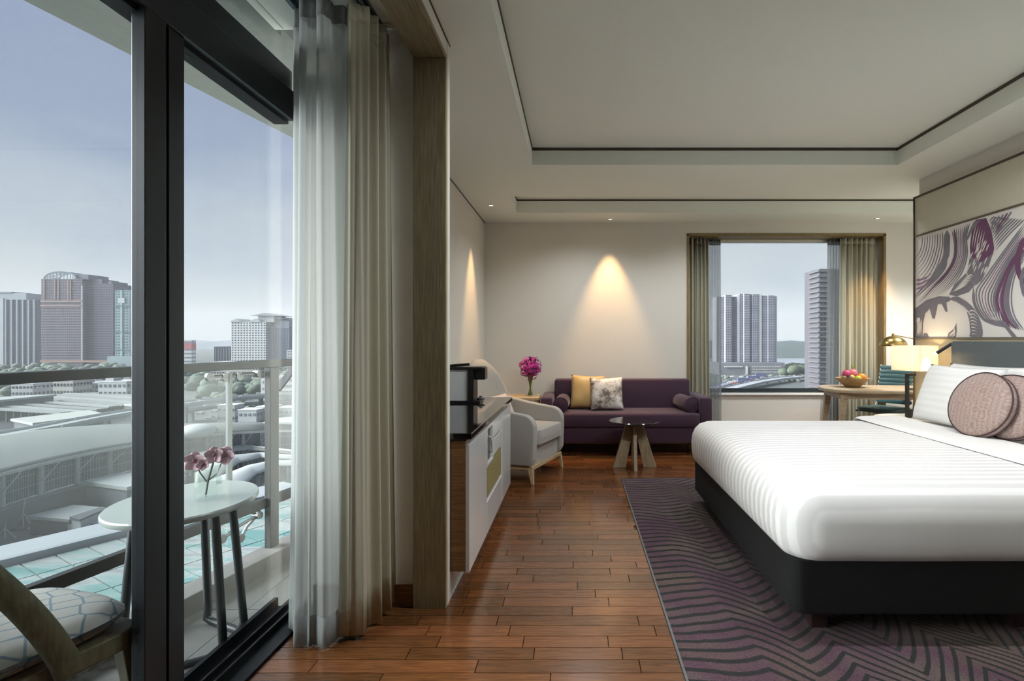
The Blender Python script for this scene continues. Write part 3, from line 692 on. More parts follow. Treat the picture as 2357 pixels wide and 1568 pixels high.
# ------------------------------------------------------------------ orchid side table
st = T('side_table', 'pale wooden side table between armchair and sofa', 'side table', (-.655, 6.43, 0))
m = MB(); m.prism(rrect(-.88, -.43, 6.2, 6.66, .03), .60, .63); m.build('table_top', PALE, st, w=1, bevel=.004)
for sx, sy in ((-.85, 6.23), (-.46, 6.23), (-.85, 6.63), (-.46, 6.63)): MB().box(sx-.018, sx+.018, sy-.018, sy+.018, 0, .60).build('leg', PALE, st, w=1)
ov = T('orchid_vase', 'glass vase of magenta orchids on pale side table', 'vase', (-.545, 6.40, .63))
m = MB(); m.lathe([(.038, 0), (.04, .01), (.030, .09), (.034, .19), (.036, .20)], n=20, caps=False); m.lathe([(0, .006), (.036, .006)], n=20, caps=False); m.build('vase', GLASSO, ov, smooth=60)
m = MB()
for k in range(20):
    a = 2*pi*k/20; m.tube([(.026*cos(a), .022*sin(a), .012), (.008*cos(a+2), .008*sin(a+2), .11), (.03*cos(a+3.4), .03*sin(a+3.4), .23), (.07*cos(a+3.4), .07*sin(a+3.4), .32)], .004, 5)
m.build('stems', M('orchid_stem', (104, 116, 58), .5), ov, smooth=60, kind='stuff')
rg = random.Random(5); m = MB()
for k in range(340):
    a = rg.uniform(0, 2*pi); zz = rg.uniform(-1, 1); r_ = rg.uniform(.4, 1.2)**.5*.126; q = sqrt(1-zz*zz)
    c = Vector((r_*q*cos(a)*.98, r_*q*sin(a)*.98, .345+r_*zz*(.95 if zz > 0 else 1.15))); n_ = (c-Vector((0, 0, .33))).normalized(); t_ = n_.orthogonal().normalized(); b_ = n_.cross(t_); f0 = rg.uniform(0, 6)
    for j in range(5):
        aa = f0+2*pi*j/5; d = t_*cos(aa)+b_*sin(aa); e_ = t_*cos(aa+pi/2)+b_*sin(aa+pi/2); s_ = rg.uniform(.014, .020)
        m.add([c, c+d*s_*.6+e_*s_*.42, c+d*s_+n_*s_*.35, c+d*s_*.6-e_*s_*.42], [(0, 1, 2, 3)])
m.build('blossoms', M('magenta_orchid', (190, 52, 152), .55, var=.5, scale=60), ov, kind='stuff')

# ------------------------------------------------------------------ purple sofa
so_ = T('sofa', 'aubergine velvet sofa against the back wall', 'sofa', (.55, 6.4, 0))
def rb(nm, x0, x1, y0, y1, z0, z1, mat, par, bev, seg=3): return MB().box(x0, x1, y0, y1, z0, z1).build(nm, mat, par, w=1, bevel=bev, seg=seg, smooth=50)
rb('base', -.395, 1.50, 6.05, 6.765, .14, .315, PURP, so_, .012)
rb('seat_cushion', -.265, 1.372, 6.02, 6.56, .317, .476, PURP, so_, .03)
rb('backrest', -.265, 1.372, 6.575, 6.765, .317, .815, PURP, so_, .025)
rb('arm', -.40, -.268, 6.03, 6.75, .318, .65, PURP, so_, .022)
rb('arm', 1.375, 1.51, 6.03, 6.75, .318, .65, PURP, so_, .022)
for x_ in (-.30, 1.40):
    for y_ in (6.14, 6.68): MB().box(x_-.03, x_+.03, y_-.03, y_+.03, 0, .14).build('leg', M('dark_leg', (34, 26, 24), .5), so_, w=1)
MB().box(-.38, 1.48, 6.10, 6.72, .125, .14).build('base_rail', M('sofa_brass_line', (120, 100, 60), .4, .4), so_, w=1)
def bolster(label, c, rz, L_=.44, r_=.085):
    t = T('bolster_cushion', label, 'cushion', c, rz)
    m = MB(); pr = [(0, -L_/2), (r_*.8, -L_/2), (r_*.96, -L_/2+.006), (r_, -L_/2+.02), (r_, L_/2-.02), (r_*.96, L_/2-.006), (r_*.8, L_/2), (0, L_/2)]
    m.lathe(pr, n=28, caps=False); m.xf(Matrix.Translation((0, 0, r_)) @ Matrix.Rotation(R(90), 4, 'X')); m.build('roll', PURP, t, smooth=50)
    for s in (-1, 1):
        q = MB(); q.tube([(r_*.985*cos(2*pi*k/28), s*(L_/2-.006), r_+r_*.985*sin(2*pi*k/28)) for k in range(28)], .004, 6, closed=True); q.build('piping', PURP, t, smooth=180)
bolster('purple bolster lying against the right sofa arm', (1.265, 6.30, .478), R(8))
bolster('purple bolster behind gold cushion at left sofa arm', (-.168, 6.30, .478), R(-3))
o = weld(pillow_mb(.40, .41, .15, .07, seed=1).build('throw_cushion', GOLDC, None, label='plain gold satin cushion on the purple sofa', cat='cushion')); placed(o, (.115, 6.37, .478), (R(-16), R(2), R(-4)))
def foil():
    m, nt, b = newmat('silver_foil_print'); N = nt.nodes.new; L = nt.links.new
    tc = N('ShaderNodeTexCoord'); no = N('ShaderNodeTexNoise'); no.inputs['Scale'].default_value = 7; no.inputs['Detail'].default_value = 9; no.inputs['Roughness'].default_value = .72; L(tc.outputs['Object'], no.inputs['Vector'])
    cr = N('ShaderNodeValToRGB'); e = cr.color_ramp.elements; e[0].position = .40; e[0].color = srgb(108, 94, 84); e[1].position = .66; e[1].color = srgb(232, 226, 216); k = e.new(.5); k.color = srgb(206, 196, 184); k = e.new(.56); k.color = srgb(232, 228, 222)
    L(no.outputs['Fac'], cr.inputs[0]); L(cr.outputs[0], b.inputs['Base Color']); b.inputs['Roughness'].default_value = .45
    return m
o = weld(pillow_mb(.385, .385, .14, .05, seed=2).build('throw_cushion', foil(), None, label='white cushion with bronze foil print on the sofa', cat='cushion')); placed(o, (.355, 6.27, .478), (R(-14), R(-1), R(3)))

# ------------------------------------------------------------------ coffee table
ct = T('coffee_table', 'round dark topped coffee table on splayed wooden boards', 'coffee table', (.59, 5.55, 0))
m = MB(); m.lathe([(0, .452), (.245, .452), (.26, .458), (.26, .466), (.252, .472), (0, .472)], n=56, caps=False); m.build('table_top', M('dark_bronze_glass', (40, 36, 34), .10, var=.1, coat=.5), ct, smooth=30)
TAUP = Mwood('taupe_board', (168, 150, 122), (138, 120, 94), .5, 5, (16, 16, 1.5), bump=.1)
for k, a in enumerate((192, 348, 268, 88)):
    m = MB(); th = .017; pr = [(.0, .445), (.085, .445), (.225, 0), (.095, 0)]
    m.prism([(p[0], p[1]) for p in pr], -th, th, 'y'); m.xf(Matrix.Rotation(R(a), 4, 'Z')); m.build('leg_board', TAUP, ct, bevel=.002)
m = MB(); m.lathe([(0, .44), (.1, .44), (.1, .452), (0, .452)], n=24, caps=False); m.build('top_plate', BLACKP, ct)

# ------------------------------------------------------------------ bed
bd = T('bed', 'king bed with white satin stripe linen and black base', 'bed', (2.0, 3.36, 0))
BX0, BX1, BY0, BY1 = .945, 3.04, 2.365, 4.375
m = MB(); m.prism(rrect(BX0, BX1, BY0, BY1, .05), .10, .335); m.build('base', BASEF, bd, w=1, bevel=.008)
for x_, y_ in ((1.09, 2.47), (1.09, 4.27), (2.9, 2.47), (2.9, 4.27), (1.99, 2.47), (1.99, 4.27)): MB().box(x_-.035, x_+.035, y_-.035, y_+.035, .007, .10).build('leg', M('dark_wood_foot', (40, 24, 22), .5), bd, w=1)
def duvet():
    """the made-up mattress: rings of a rounded rectangle from the tucked hem up over the edge to the crown"""
    m = MB(); rings = []; prof = [(-.020, .322), (.004, .335), (.030, .37), (.042, .43), (.044, .50), (.036, .555), (.016, .60), (-.018, .634), (-.065, .652), (-.13, .660), (-.24, .664), (-.45, .667), (-.75, .668), (-.99, .668)]
    n = 9
    for off, z in prof:
        x0, x1, y0, y1 = BX0-off, 3.04, BY0-off, BY1+off
        r = max(.015, min(.13+off, (y1-y0)/2-.002, (x1-x0)/2-.002))
        pts = []
        for cx, cy, a in ((x1-.02, y0+.02, -90), (x1-.02, y1-.02, 0), (x0+r, y1-r, 90), (x0+r, y0+r, 180)):
            rr = .02 if a in (-90, 0) else r
            for k in range(n+1): t = R(a+90*k/n); pts.append((cx+rr*cos(t), cy+rr*sin(t)))
        # extra points along the straight runs
        full = []
        for i in range(len(pts)):
            p, q = Vector(pts[i]), Vector(pts[(i+1) % len(pts)]); full.append(p)
            if i % (n+1) == n:
                for k in range(1, 14): full.append(p.lerp(q, k/14))
        ring = []
        for i, p in enumerate(full):
            w_ = .0022*sin(p.x*9+1)*sin(p.y*7+2)
            ring.append((p.x+w_*(z < .62), p.y+w_*(z < .62), z+(w_*.5 if z > .34 else w_*.8)))
        rings.append(ring)
    k = len(rings[0])
    for rg_ in rings: m.v += rg_
    for i in range(len(rings)-1):
        for j in range(k): m.f.append((i*k+j, i*k+(j+1) % k, (i+1)*k+(j+1) % k, (i+1)*k+j))
    m.f.append(tuple(range((len(rings)-1)*k, len(rings)*k)))
    return m
dv = duvet().build('duvet', STRIPE, bd, w=1, smooth=180)
m = MB()                                               # turned-down band of the duvet
def tdn(sg):
    def fn(u, v):
        y_ = BY0-.026+(BY1-BY0+.052)*u; s = 2*v-1; e_ = min(u, 1-u); drop = .05*max(0, 1-e_/.035)**2
        x_ = 2.42+.19*s+.012*sin(5*u+1); h = (1-abs(s)**6)**.5
        return (x_, y_, .672-drop+(sg*.022*h if sg > 0 else -.002)+.003*sin(11*u+3*v)*h)
    return fn
m.grid(50, 12, tdn(1)); m.grid(50, 12, tdn(-1)); weld(m.build('turned_down_band', LINEN, bd, w=1), .001)
# headboard
hb = T('headboard', 'slate leather padded headboard under the mural', 'headboard', (3.06, 3.36, 0))
m = MB(); m.prism(rrect(2.31, 4.415, .10, 1.285, .03), 3.045, 3.10, 'x'); m.build('padding', LEATH, hb, w=1, bevel=.018, seg=3, smooth=50)
MB().box(3.05, 3.10, 2.4, 4.3, .006, .10).build('foot', DARKM, hb, w=1)

# pillows, leaning on the headboard
def lean(label, y_, x_, tilt, w_=.76, h_=.50, t_=.19, sd=0, rz=0, grp=None):
    o = weld(pillow_mb(w_, h_, t_, .05, 20, seed=sd, wr=.007).build('pillow', STRIPEP, None, label=label, cat='pillow', group=grp))
    return placed(o, (x_, y_, .672), (R(-tilt), 0, R(-90+rz)))
lean('white pillow against headboard on far side, hindmost', 3.93, 2.88, 12, .78, .45, .15, 11)
lean('white pillow against headboard on near side, hindmost', 2.93, 2.88, 12, .78, .45, .15, 12)
lean('large white pillow in front on the bedside lamp side', 3.93, 2.665, 20, .74, .46, .2, 13, 2)
lean('large white pillow in front on the side away from lamp', 2.90, 2.68, 18, .74, .46, .2, 14, -2)
def paisley():
    m, nt, b = newmat('mauve_paisley'); N = nt.nodes.new; L = nt.links.new
    tc = N('ShaderNodeTexCoord'); vo = N('ShaderNodeTexVoronoi'); vo.inputs['Scale'].default_value = 14; L(tc.outputs['Object'], vo.inputs['Vector'])
    k = N('ShaderNodeMath'); k.operation = 'MULTIPLY'; k.inputs[1].default_value = 34; L(vo.outputs['Distance'], k.inputs[0]); s = N('ShaderNodeMath'); s.operation = 'SINE'; L(k.outputs[0], s.inputs[0])
    no = N('ShaderNodeTexNoise'); no.inputs['Scale'].default_value = 30; L(tc.outputs['Object'], no.inputs['Vector'])
    ml = N('ShaderNodeMath'); ml.operation = 'MULTIPLY'; L(s.outputs[0], ml.inputs[0]); L(no.outputs['Fac'], ml.inputs[1])
    sp = N('ShaderNodeSeparateXYZ'); L(tc.outputs['Object'], sp.inputs[0]); k2 = N('ShaderNodeMath'); k2.operation = 'MULTIPLY'; k2.inputs[1].default_value = 2*pi/.03; L(sp.outputs[0], k2.inputs[0]); s2 = N('ShaderNodeMath'); s2.operation = 'SINE'; L(k2.outputs[0], s2.inputs[0])
    ad = N('ShaderNodeMath'); ad.operation = 'MULTIPLY_ADD'; ad.inputs[1].default_value = .3; L(s2.outputs[0], ad.inputs[0]); L(ml.outputs[0], ad.inputs[2])
    mr = N('ShaderNodeMapRange'); mr.inputs[1].default_value = -.6; mr.inputs[2].default_value = .6; L(ad.outputs[0], mr.inputs[0])
    mx = N('ShaderNodeMix'); mx.data_type = 'RGBA'; mx.inputs[6].default_value = srgb(146, 121, 114); mx.inputs[7].default_value = srgb(170, 148, 138); L(mr.outputs[0], mx.inputs[0])
    L(mx.outputs[2], b.inputs['Base Color']); b.inputs['Roughness'].default_value = .6; b.inputs['Sheen Weight'].default_value = .2
    return m
PAIS = paisley(); PIPE = M('dark_plum_piping', (64, 42, 44), .6)
def round_cushion(label, loc, rot, r_=.212, t_=.15):
    t = T('round_cushion', label, 'cushion'); placed(t, loc, rot)
    m = MB(); pr = [(0, -t_/2-.02), (r_*.55, -t_/2-.012), (r_*.9, -t_/2+.008), (r_, -t_/2+.028), (r_*1.01, 0), (r_, t_/2-.028), (r_*.9, t_/2-.008), (r_*.55, t_/2+.012), (0, t_/2+.02)]
    m.lathe(pr, n=48, caps=False); m.xf(Matrix.Translation((0, 0, r_)) @ Matrix.Rotation(R(90), 4, 'X')); weld(m.build('cover', PAIS, t))
    for s in (-1, 1):
        q = MB(); q.tube([(r_*1.003*cos(2*pi*k/48), s*(t_/2-.026), r_+r_*1.003*sin(2*pi*k/48)) for k in range(48)], .0045, 6, closed=True); q.build('piping', PIPE, t, smooth=180)
round_cushion('round mauve paisley cushion leaning in front', (2.475, 3.40, .690), (R(-20), 0, R(-78)), .208, .09)
round_cushion('round mauve paisley cushion behind the front one', (2.60, 3.30, .69), (R(-17), 0, R(-66)), .20, .09)

# ------------------------------------------------------------------ bed wall: cloth panel, mural, reading lamp
pn = T('wall_panel', 'greige cloth wall panel in dark frame above the bed', 'wall panel', (3.125, 3.5, 1.2))
MB().box(3.11, 3.149, -1.5, YR-.002, 2.25, 2.59).build('cloth', FABW, pn, w=1)
MB().box(3.11, 3.149, -1.5, YR-.002, .10, 1.30).build('lower_cloth', M('beige_wallcloth', (196, 182, 150), .8, var=.06, scale=20, stretch=(1, 26, 2)), pn, w=1)
MB().box(3.10, 3.149, -1.5, YR, 2.59, 2.605).build('frame', TRIMD, pn, w=1)
MB().box(3.10, 3.149, YR-.002, YR+.012, .10, 2.605).build('frame', TRIMD, pn, w=1)
MB().box(3.102, 3.149, -1.5, YR-.002, 1.30, 1.315).build('frame', M('panel_rail', (120, 112, 96), .5), pn, w=1)
MB().box(3.102, 3.149, -1.5, YR-.002, 2.237, 2.25).build('frame', M('panel_rail_top', (96, 88, 72), .5), pn, w=1)
mu = T('flower_mural', 'grey and plum line drawn flower mural above the headboard', 'mural', (3.11, 3.5, 1.315))
XM = 3.112
MB().box(XM, 3.149, -1.5, YR-.003, 1.316, 2.236).build('canvas', MURB, mu, w=1)
KZ = 277/944
def mp_(zx, zy, lift):                                 # mural plane from the drawing's own coordinates
    x, y = 2080+zx*KZ, 340+zy*KZ; s = (x-CX)/XM; Y = F/s; Z = EYE-(y-CY)/s
    return Vector((XM-lift, min(Y, YR-.004), max(1.317, min(2.235, Z))))
def bez(P, n=18):                                      # a smooth curve through all points
    P = [Vector(p) for p in P]; Q = [2*P[0]-P[1]]+P+[2*P[-1]-P[-2]]; m_ = len(P)-1; out = []
    for i in range(n+1):
        s = i/n*m_; k = min(int(s), m_-1); t = s-k; a, b, c_, d_ = Q[k:k+4]
        out.append(.5*(2*b+(c_-a)*t+(2*a-5*b+4*c_-d_)*t*t+(3*b-a-3*c_+d_)*t**3))
    return out
inks = {1: MB(), 2: MB(), 3: MB(), 0: MB()}
lift_n = [0]
def stroke(P, w, ink=1, taper=(.25, .25), n=16):
    pts = bez(P, n); vs = []; lift_n[0] += 1; lf = .0006+.00001*lift_n[0]+(.002 if ink == 0 else 0)
    for i, p in enumerate(pts):
        d = (pts[min(i+1, n)]-pts[max(i-1, 0)]); d = d/max(d.length, 1e-6); q = Vector((-d.y, d.x)); t = i/n
        ww = w/2*min(1, .08+t/max(taper[0], .01))*min(1, .08+(1-t)/max(taper[1], .01))
        a, b = p+q*ww, p-q*ww; vs += [mp_(a.x, a.y, lf), mp_(b.x, b.y, lf)]
    inks[ink].add(vs, [(2*i, 2*i+1, 2*i+3, 2*i+2) for i in range(n)])
def blob(P, ink=1):
    lift_n[0] += 1; vs = [mp_(p[0], p[1], .0006+.00001*lift_n[0]) for p in P]; inks[ink].add(vs, [tuple(range(len(P)))])
rg = random.Random(4)
Lp = lambda A, B, t: [(p[0]+(q[0]-p[0])*t, p[1]+(q[1]-p[1])*t) for p, q in zip(A, B)]
for i in range(9):                                     # left petal, fine lines
    stroke(Lp([(150, 702), (140, 775), (120, 830), (90, 872)], [(306, 656), (300, 800), (235, 985), (90, 1160)], i/8), 6+3*rg.random(), 1, (.02, .5))
stroke([(342, 648), (338, 760), (332, 850), (285, 940), (225, 1030), (150, 1100), (90, 1168)], 50, 1, (.02, .75))
stroke([(340, 850), (325, 925), (270, 1010), (190, 1090), (92, 1180)], 30, 1, (.3, .7))
for i in range(9):
    stroke(Lp([(378, 638), (398, 770), (385, 880), (320, 990), (200, 1110), (96, 1232)], [(520, 590), (492, 700), (500, 830), (470, 950), (410, 1050), (300, 1150)], i/8), 7+5*rg.random()+(8 if i == 1 else 0), 2 if i == 1 else (3 if i == 5 else 1), (.02, .35))
for i in range(3): stroke([(95, 1040+36*i), (150, 1030+30*i), (230, 985+26*i)], 16, 3, (.2, .6))
blob([(566, 566), (648, 552), (690, 650), (712, 790), (700, 840), (610, 900), (525, 855), (520, 780), (536, 650)], 2)
blob([(520, 850), (610, 900), (702, 828), (665, 940), (615, 1040), (565, 1082), (520, 1025), (498, 985)], 1)
blob([(490, 985), (560, 1080), (510, 1135), (420, 1165), (356, 1155), (400, 1070)], 1)
for i in range(8): stroke([(385+14*i, 1130-16*i), (430+14*i, 1110-16*i), (500+7*i, 1075-9*i)], 9, 0, (.4, .4))
for i in range(5): stroke([(575+16*i, 600+14*i), (552+17*i, 690+12*i), (540+15*i, 790+12*i)], 6, 0, (.4, .4))
for i in range(22):
    x_ = 525+rg.uniform(0, 150); y_ = 740+rg.uniform(0, 260)-.25*(x_-525); stroke([(x_, y_), (x_-14, y_+28), (x_-28, y_+64)], 9, 0, (.4, .4))
for i in range(6): stroke(Lp([(560, 570), (525, 640), (492, 720)], [(640, 560), (560, 640), (505, 740)], i/9), 7, 1, (.1, .3))
for i in range(11):                                    # upper right rays
    stroke(Lp([(672, 585), (690, 560), (712, 540)], [(716, 815), (820, 690), (952, 560)], i/10), 9+5*rg.random(), 1, (.25, .03))
for i in range(5): stroke(Lp([(720, 540), (700, 600), (690, 650)], [(850, 500), (780, 600), (712, 700)], i/4), 10+4*rg.random(), 2 if i == 3 else 1, (.03, .4))
for i in range(13):                                    # big right petal
    t = i/12; wd = 8+5*rg.random()+(26 if i in (9, 10) else (12 if i in (6, 7) else 0))
    stroke(Lp([(952, 590), (760, 850), (640, 1020), (570, 1130), (600, 1270), (690, 1382)], [(952, 860), (880, 990), (850, 1120), (850, 1240), (880, 1340), (952, 1440)], t), wd, 2 if i in (9, 7) else (3 if i == 3 else 1), (.05, .1))
stroke([(548, 1095), (556, 1220), (620, 1335), (700, 1390)], 24, 1, (.2, .3))
blob([(640, 1340), (690, 1350), (760, 1350), (800, 1365), (835, 1420), (890, 1496), (850, 1496), (795, 1412), (700, 1392)], 1)
for i in range(4): stroke([(690+22*i, 1280), (705+20*i, 1330), (730+18*i, 1365)], 8, 0, (.4, .4))
stroke([(952, 700), (905, 830), (900, 960), (952, 1080)], 44, 2, (.1, .1)); stroke([(952, 930), (925, 1040), (952, 1180)], 30, 1, (.1, .1))
stroke([(362, 1185), (430, 1195), (520, 1260), (575, 1350), (598, 1440), (590, 1500)], 46, 1, (.15, .05), 24)
stroke([(500, 1290), (540, 1370), (555, 1440), (545, 1496)], 62, 1, (.5, .05), 20)
blob([(92, 1262), (180, 1195), (280, 1165), (360, 1170), (372, 1196), (335, 1215), (345, 1290), (328, 1285), (300, 1225), (268, 1228), (245, 1340), (226, 1340), (205, 1262), (170, 1300), (152, 1380), (150, 1490), (92, 1495)], 1)
for i in range(8): stroke([(505+6*i, 1290+25*i), (545, 1278+26*i), (585-1*i, 1310+22*i)], 8, 0, (.3, .5))
for i in range(5): stroke([(400+18*i, 1195+11*i), (425+16*i, 1228+11*i), (446+14*i, 1252+12*i)], 7, 0)
blob([(415, 1375), (418, 1440), (410, 1492), (345, 1492), (352, 1455), (395, 1420)], 1)
for i in range(4): stroke([(360+12*i, 1485), (375+10*i, 1460), (400, 1440-10*i)], 6, 0)
blob([(160, 1455), (185, 1455), (200, 1492), (150, 1492)], 1)
for i in range(4): stroke([(104+12*i, 1340), (114+9*i, 1400), (106+11*i, 1480)], 7, 0)
blob([(108, 1335), (130, 1335), (130, 1362), (108, 1362)], 0)
for q in inks.values():                                # the drawing goes on along the wall, mirrored and repeated
    v0, f0 = q.v[:], q.f[:]; ym = 3.752
    q.add([(v[0], 2*ym-v[1], v[2]) for v in v0], f0)
    q.add([(v[0], v[1]-2.47, v[2]) for v in v0], f0); q.add([(v[0], 2*ym-v[1]-2.47, v[2]) for v in v0], f0)
for k, mt, nm in ((1, INK1, 'slate_print'), (2, INK2, 'plum_print'), (3, INK3, 'mauve_print'), (0, MURB, 'white_line_print')): inks[k].build(nm, mt, mu, w=1, kind='stuff')

rd = T('reading_lamp', 'small dark tube reading lamp lit at the headboard edge', 'reading lamp', (3.09, 4.43, 1.20))
m = MB(); m.tube([(3.06, 4.425, 1.265), (2.985, 4.50, 1.185)], .013, 12); m.build('tube', DARKM, rd, w=1, smooth=40)
m = MB(); m.tube([(2.985, 4.50, 1.185), (2.979, 4.506, 1.179)], .0115, 12); m.build('led_lens', Memit('led_lens', (255, 244, 225), 6), rd, w=1, smooth=40)
m = MB(); m.tube([(3.06, 4.425, 1.265), (3.108, 4.425, 1.265)], .008, 8); m.build('bracket', DARKM, rd, w=1, smooth=40)
l = bpy.data.lights.new('reading_lamp_beam', 'SPOT'); lo = bpy.data.objects.new('reading_lamp_beam', l); col.objects.link(lo); lo.parent = rd
l.energy = 3; l.color = (1, .78, .5); l.spot_size = R(80); l.spot_blend = .8; l.shadow_soft_size = .012
lo.location = Vector((2.975, 4.51, 1.175))-Vector(rd.location); lo.rotation_euler = Vector((-.2, .3, -.8)).to_track_quat('-Z', 'Y').to_euler()

# ------------------------------------------------------------------ bedside table and lamp
bt = T('bedside_table', 'pale oval bedside table behind the bed', 'bedside table', (2.85, 4.72, 0))
m = MB(); m.lathe([(0, .60), (.94, .60), (1, .608), (1, .62), (.97, .625), (0, .625)], n=48, caps=False); m.xf(Matrix.Diagonal((.245, .215, 1, 1))); m.build('table_top', M('cream_lacquer', (220, 216, 204), .35), bt, smooth=35)
m = MB(); m.lathe([(0, .40), (.2, .40), (.2, .60), (0, .60)], n=32, caps=False); m.xf(Matrix.Diagonal((1, .9, 1, 1))); m.build('drawer_drum', PALE, bt, smooth=40)
for a in (45, 135, 225, 315):
    m = MB(); m.tube([(.15*cos(R(a)), .13*sin(R(a)), .40), (.17*cos(R(a)), .15*sin(R(a)), .007)], [.016, .010], 10); m.build('leg', PALE, bt, smooth=40)
bl = T('bedside_lamp', 'lit bedside lamp with square white shade', 'lamp', (2.925, 4.70, .625), R(26))
m = MB(); a_ = .125
for q0, q1 in (((-a_, -a_), (a_, -a_)), ((a_, -a_), (a_, a_)), ((a_, a_), (-a_, a_)), ((-a_, a_), (-a_, -a_))):
    m.add([(q0[0], q0[1], .405), (q1[0], q1[1], .405), (q1[0], q1[1], .62), (q0[0], q0[1], .62)], [(0, 1, 2, 3)])
m.build('lamp_shade', Mcloth('lamp_shade_linen', (250, 246, 236), .6, 0, var=.03), bl, solid=.003)
m = MB(); m.tube([(0, 0, .02), (0, 0, .50)], .007, 10); m.build('stem', BRASS, bl, smooth=60)
m = MB(); m.bar((-.10, 0, .012), (-.10, 0, .37), .024, .024).bar((-.11, 0, .37), (.005, 0, .37), .024, .024).bar((-.11, 0, .012), (.11, 0, .012), .024, .12); m.build('frame', DARKM, bl)
m = MB(); m.ball((0, 0, .53), .03, 12, 8); m.build('bulb', Memit('warm_bulb', (255, 214, 150), 6), bl, smooth=180)
l = bpy.data.lights.new('bedside_bulb', 'POINT'); lo = bpy.data.objects.new('bedside_bulb', l); col.objects.link(lo); lo.parent = bl; lo.location = (0, 0, .53); l.energy = 6; l.color = (1, .74, .45); l.shadow_soft_size = .035

# ------------------------------------------------------------------ desk, chair, brass lamp, fruit
dk = T('desk', 'pale wooden writing desk with rounded end by window', 'desk', (3.45, 6.02, 0), R(-7))
m = MB(); m.prism(rrect(-.71, .75, -.37, .37, .30, 10), .725, .76); m.build('desk_top', DESKW, dk, bevel=.006, smooth=30)
m = MB(); m.prism(rrect(-.60, .68, -.29, .29, .06), .66, .725); m.build('apron', DESKW, dk)
for sx, sy in ((-1, -1), (-1, 1), (1, -1), (1, 1)):
    t_ = Vector((.55*sx, .25*sy, .70)); b_ = Vector((.62*sx, .30*sy, 0)); m = MB()
    m.hexa([b_+Vector(q) for q in ((-.018, -.018, 0), (.018, -.018, 0), (.018, .018, 0), (-.018, .018, 0))], [t_+Vector(q) for q in ((-.034, -.03, 0), (.034, -.03, 0), (.034, .03, 0), (-.034, .03, 0))]); m.build('leg', DESKW, dk, bevel=.003)
dc = T('desk_chair', 'teal ribbed leather desk chair tucked at the desk', 'chair', (3.63, 6.40, 0), R(212))
m = MB(); m.prism(rrect(-.21, .24, -.22, .22, .07), .45, .50); m.build('seat', TEAL, dc, bevel=.015, seg=3, smooth=50)
for k in range(9):
    z_ = .53+.050*k; m = MB(); x_ = -.20-.008*k*1.1; m.prism(rrect(-.20, .20, z_, z_+.048, .02, 4), x_-.02-.002*k, x_+.02-.002*k, 'x'); m.build('rib', TEAL, dc, bevel=.008, smooth=50)
for sy in (-1, 1):
    m = MB(); m.tube([(.2, sy*.225, .45), (-.19, sy*.225, .45), (-.225, sy*.215, .52), (-.31, sy*.205, .985)], .011, 8); m.build('frame_tube', CHROME, dc, smooth=60)
m = MB(); m.tube([(0, 0, .45), (0, 0, .08)], .025, 12); m.build('column', DARKM, dc, smooth=40)
for k in range(5):
    a = 2*pi*k/5; m = MB(); m.tube([(0, 0, .085), (.24*cos(a), .24*sin(a), .05)], .014, 8); m.ball((.24*cos(a), .24*sin(a), .027), .026, 8, 6); m.build('star_leg', DARKM, dc, smooth=60)
dl = T('desk_lamp', 'brass dome lamp on long arm over the desk', 'lamp', (3.92, 5.92, .762))
m = MB(); m.lathe([(0, 0), (.09, 0), (.09, .012), (.02, .02), (0, .02)], n=28, caps=False); m.build('base', BRASS, dl, smooth=40)
m = MB(); m.tube([(0, 0, .018), (0, 0, .60)], .007, 10); m.build('pole', BRASS, dl, smooth=40)
hx = Vector((3.335-3.92, 5.72-5.92, 0))
m = MB(); m.tube([(.05, .02, .49), tuple(hx+Vector((0, 0, .582)))], .005, 8); m.build('arm', BRASS, dl, smooth=60)
m = MB(); pr = [(.132*sin(R(a)), .465+.105*cos(R(a))) for a in range(0, 91, 9)]; m.lathe(pr, tuple(hx), 36, caps=False); sh = m.build('dome_shade', BRASS, dl, smooth=60, solid=.003)
m = MB(); m.lathe([(.0, .565), (.014, .565), (.014, .59), (.007, .60), (0, .60)], tuple(hx), 14, caps=False); m.build('finial', BRASS, sh, smooth=40)
np_ = MB(); np_.prism(rrect(3.52, 3.64, 5.70, 5.78, .01), .7605, .785); np_.build('tissue_box', M('grey_leatherette', (108, 104, 98), .5), None, label='small flat grey box on the desk edge', cat='box', bevel=.003)
FB = Vector((3.11, 6.12, .761))
fb = T('fruit_bowl', 'shallow wooden bowl of fruit on the desk', 'bowl', tuple(FB))
m = MB(); m.lathe([(0, 0), (.075, 0), (.08, .006), (.13, .05), (.178, .10), (.182, .104), (.172, .104), (.125, .058), (.07, .014), (0, .012)], n=40, caps=False); m.build('bowl', Mwood('bowl_wood', (178, 148, 108), (140, 110, 76), .5, 4, (3, 3, 14)), fb, smooth=50)
def fruit(nm, lb, c, r_, colr, sq=(1, 1, 1), leaf=None, jit=0, sp=.4):
    t = T(nm, lb, 'fruit', tuple(FB+Vector(c)-Vector((0, 0, r_*sq[2]))))
    m = MB(); m.ball((0, 0, r_*sq[2]), r_, 16, 11, sq, jit); m.build('skin', M(nm+'_skin', colr, sp, var=.25, scale=20), t, smooth=180)
    if leaf:
        m = MB()
        for k in range(6):
            a = 2*pi*k/6; m.add([(0, 0, 2*r_*sq[2]-.01), (r_*.45*cos(a), r_*.45*sin(a), 2*r_*sq[2]+.02), (r_*.30*cos(a+.3), r_*.3*sin(a+.3), 2*r_*sq[2]+.055)], [(0, 1, 2)])
        m.build('crown', M(nm+'_crown', leaf, .5), t)
    else:
        m = MB(); m.tube([(0, 0, 2*r_*sq[2]-.006), (.004, 0, 2*r_*sq[2]+.012)], .003, 6); m.build('stalk', M('stalk', (92, 72, 44), .6), t)
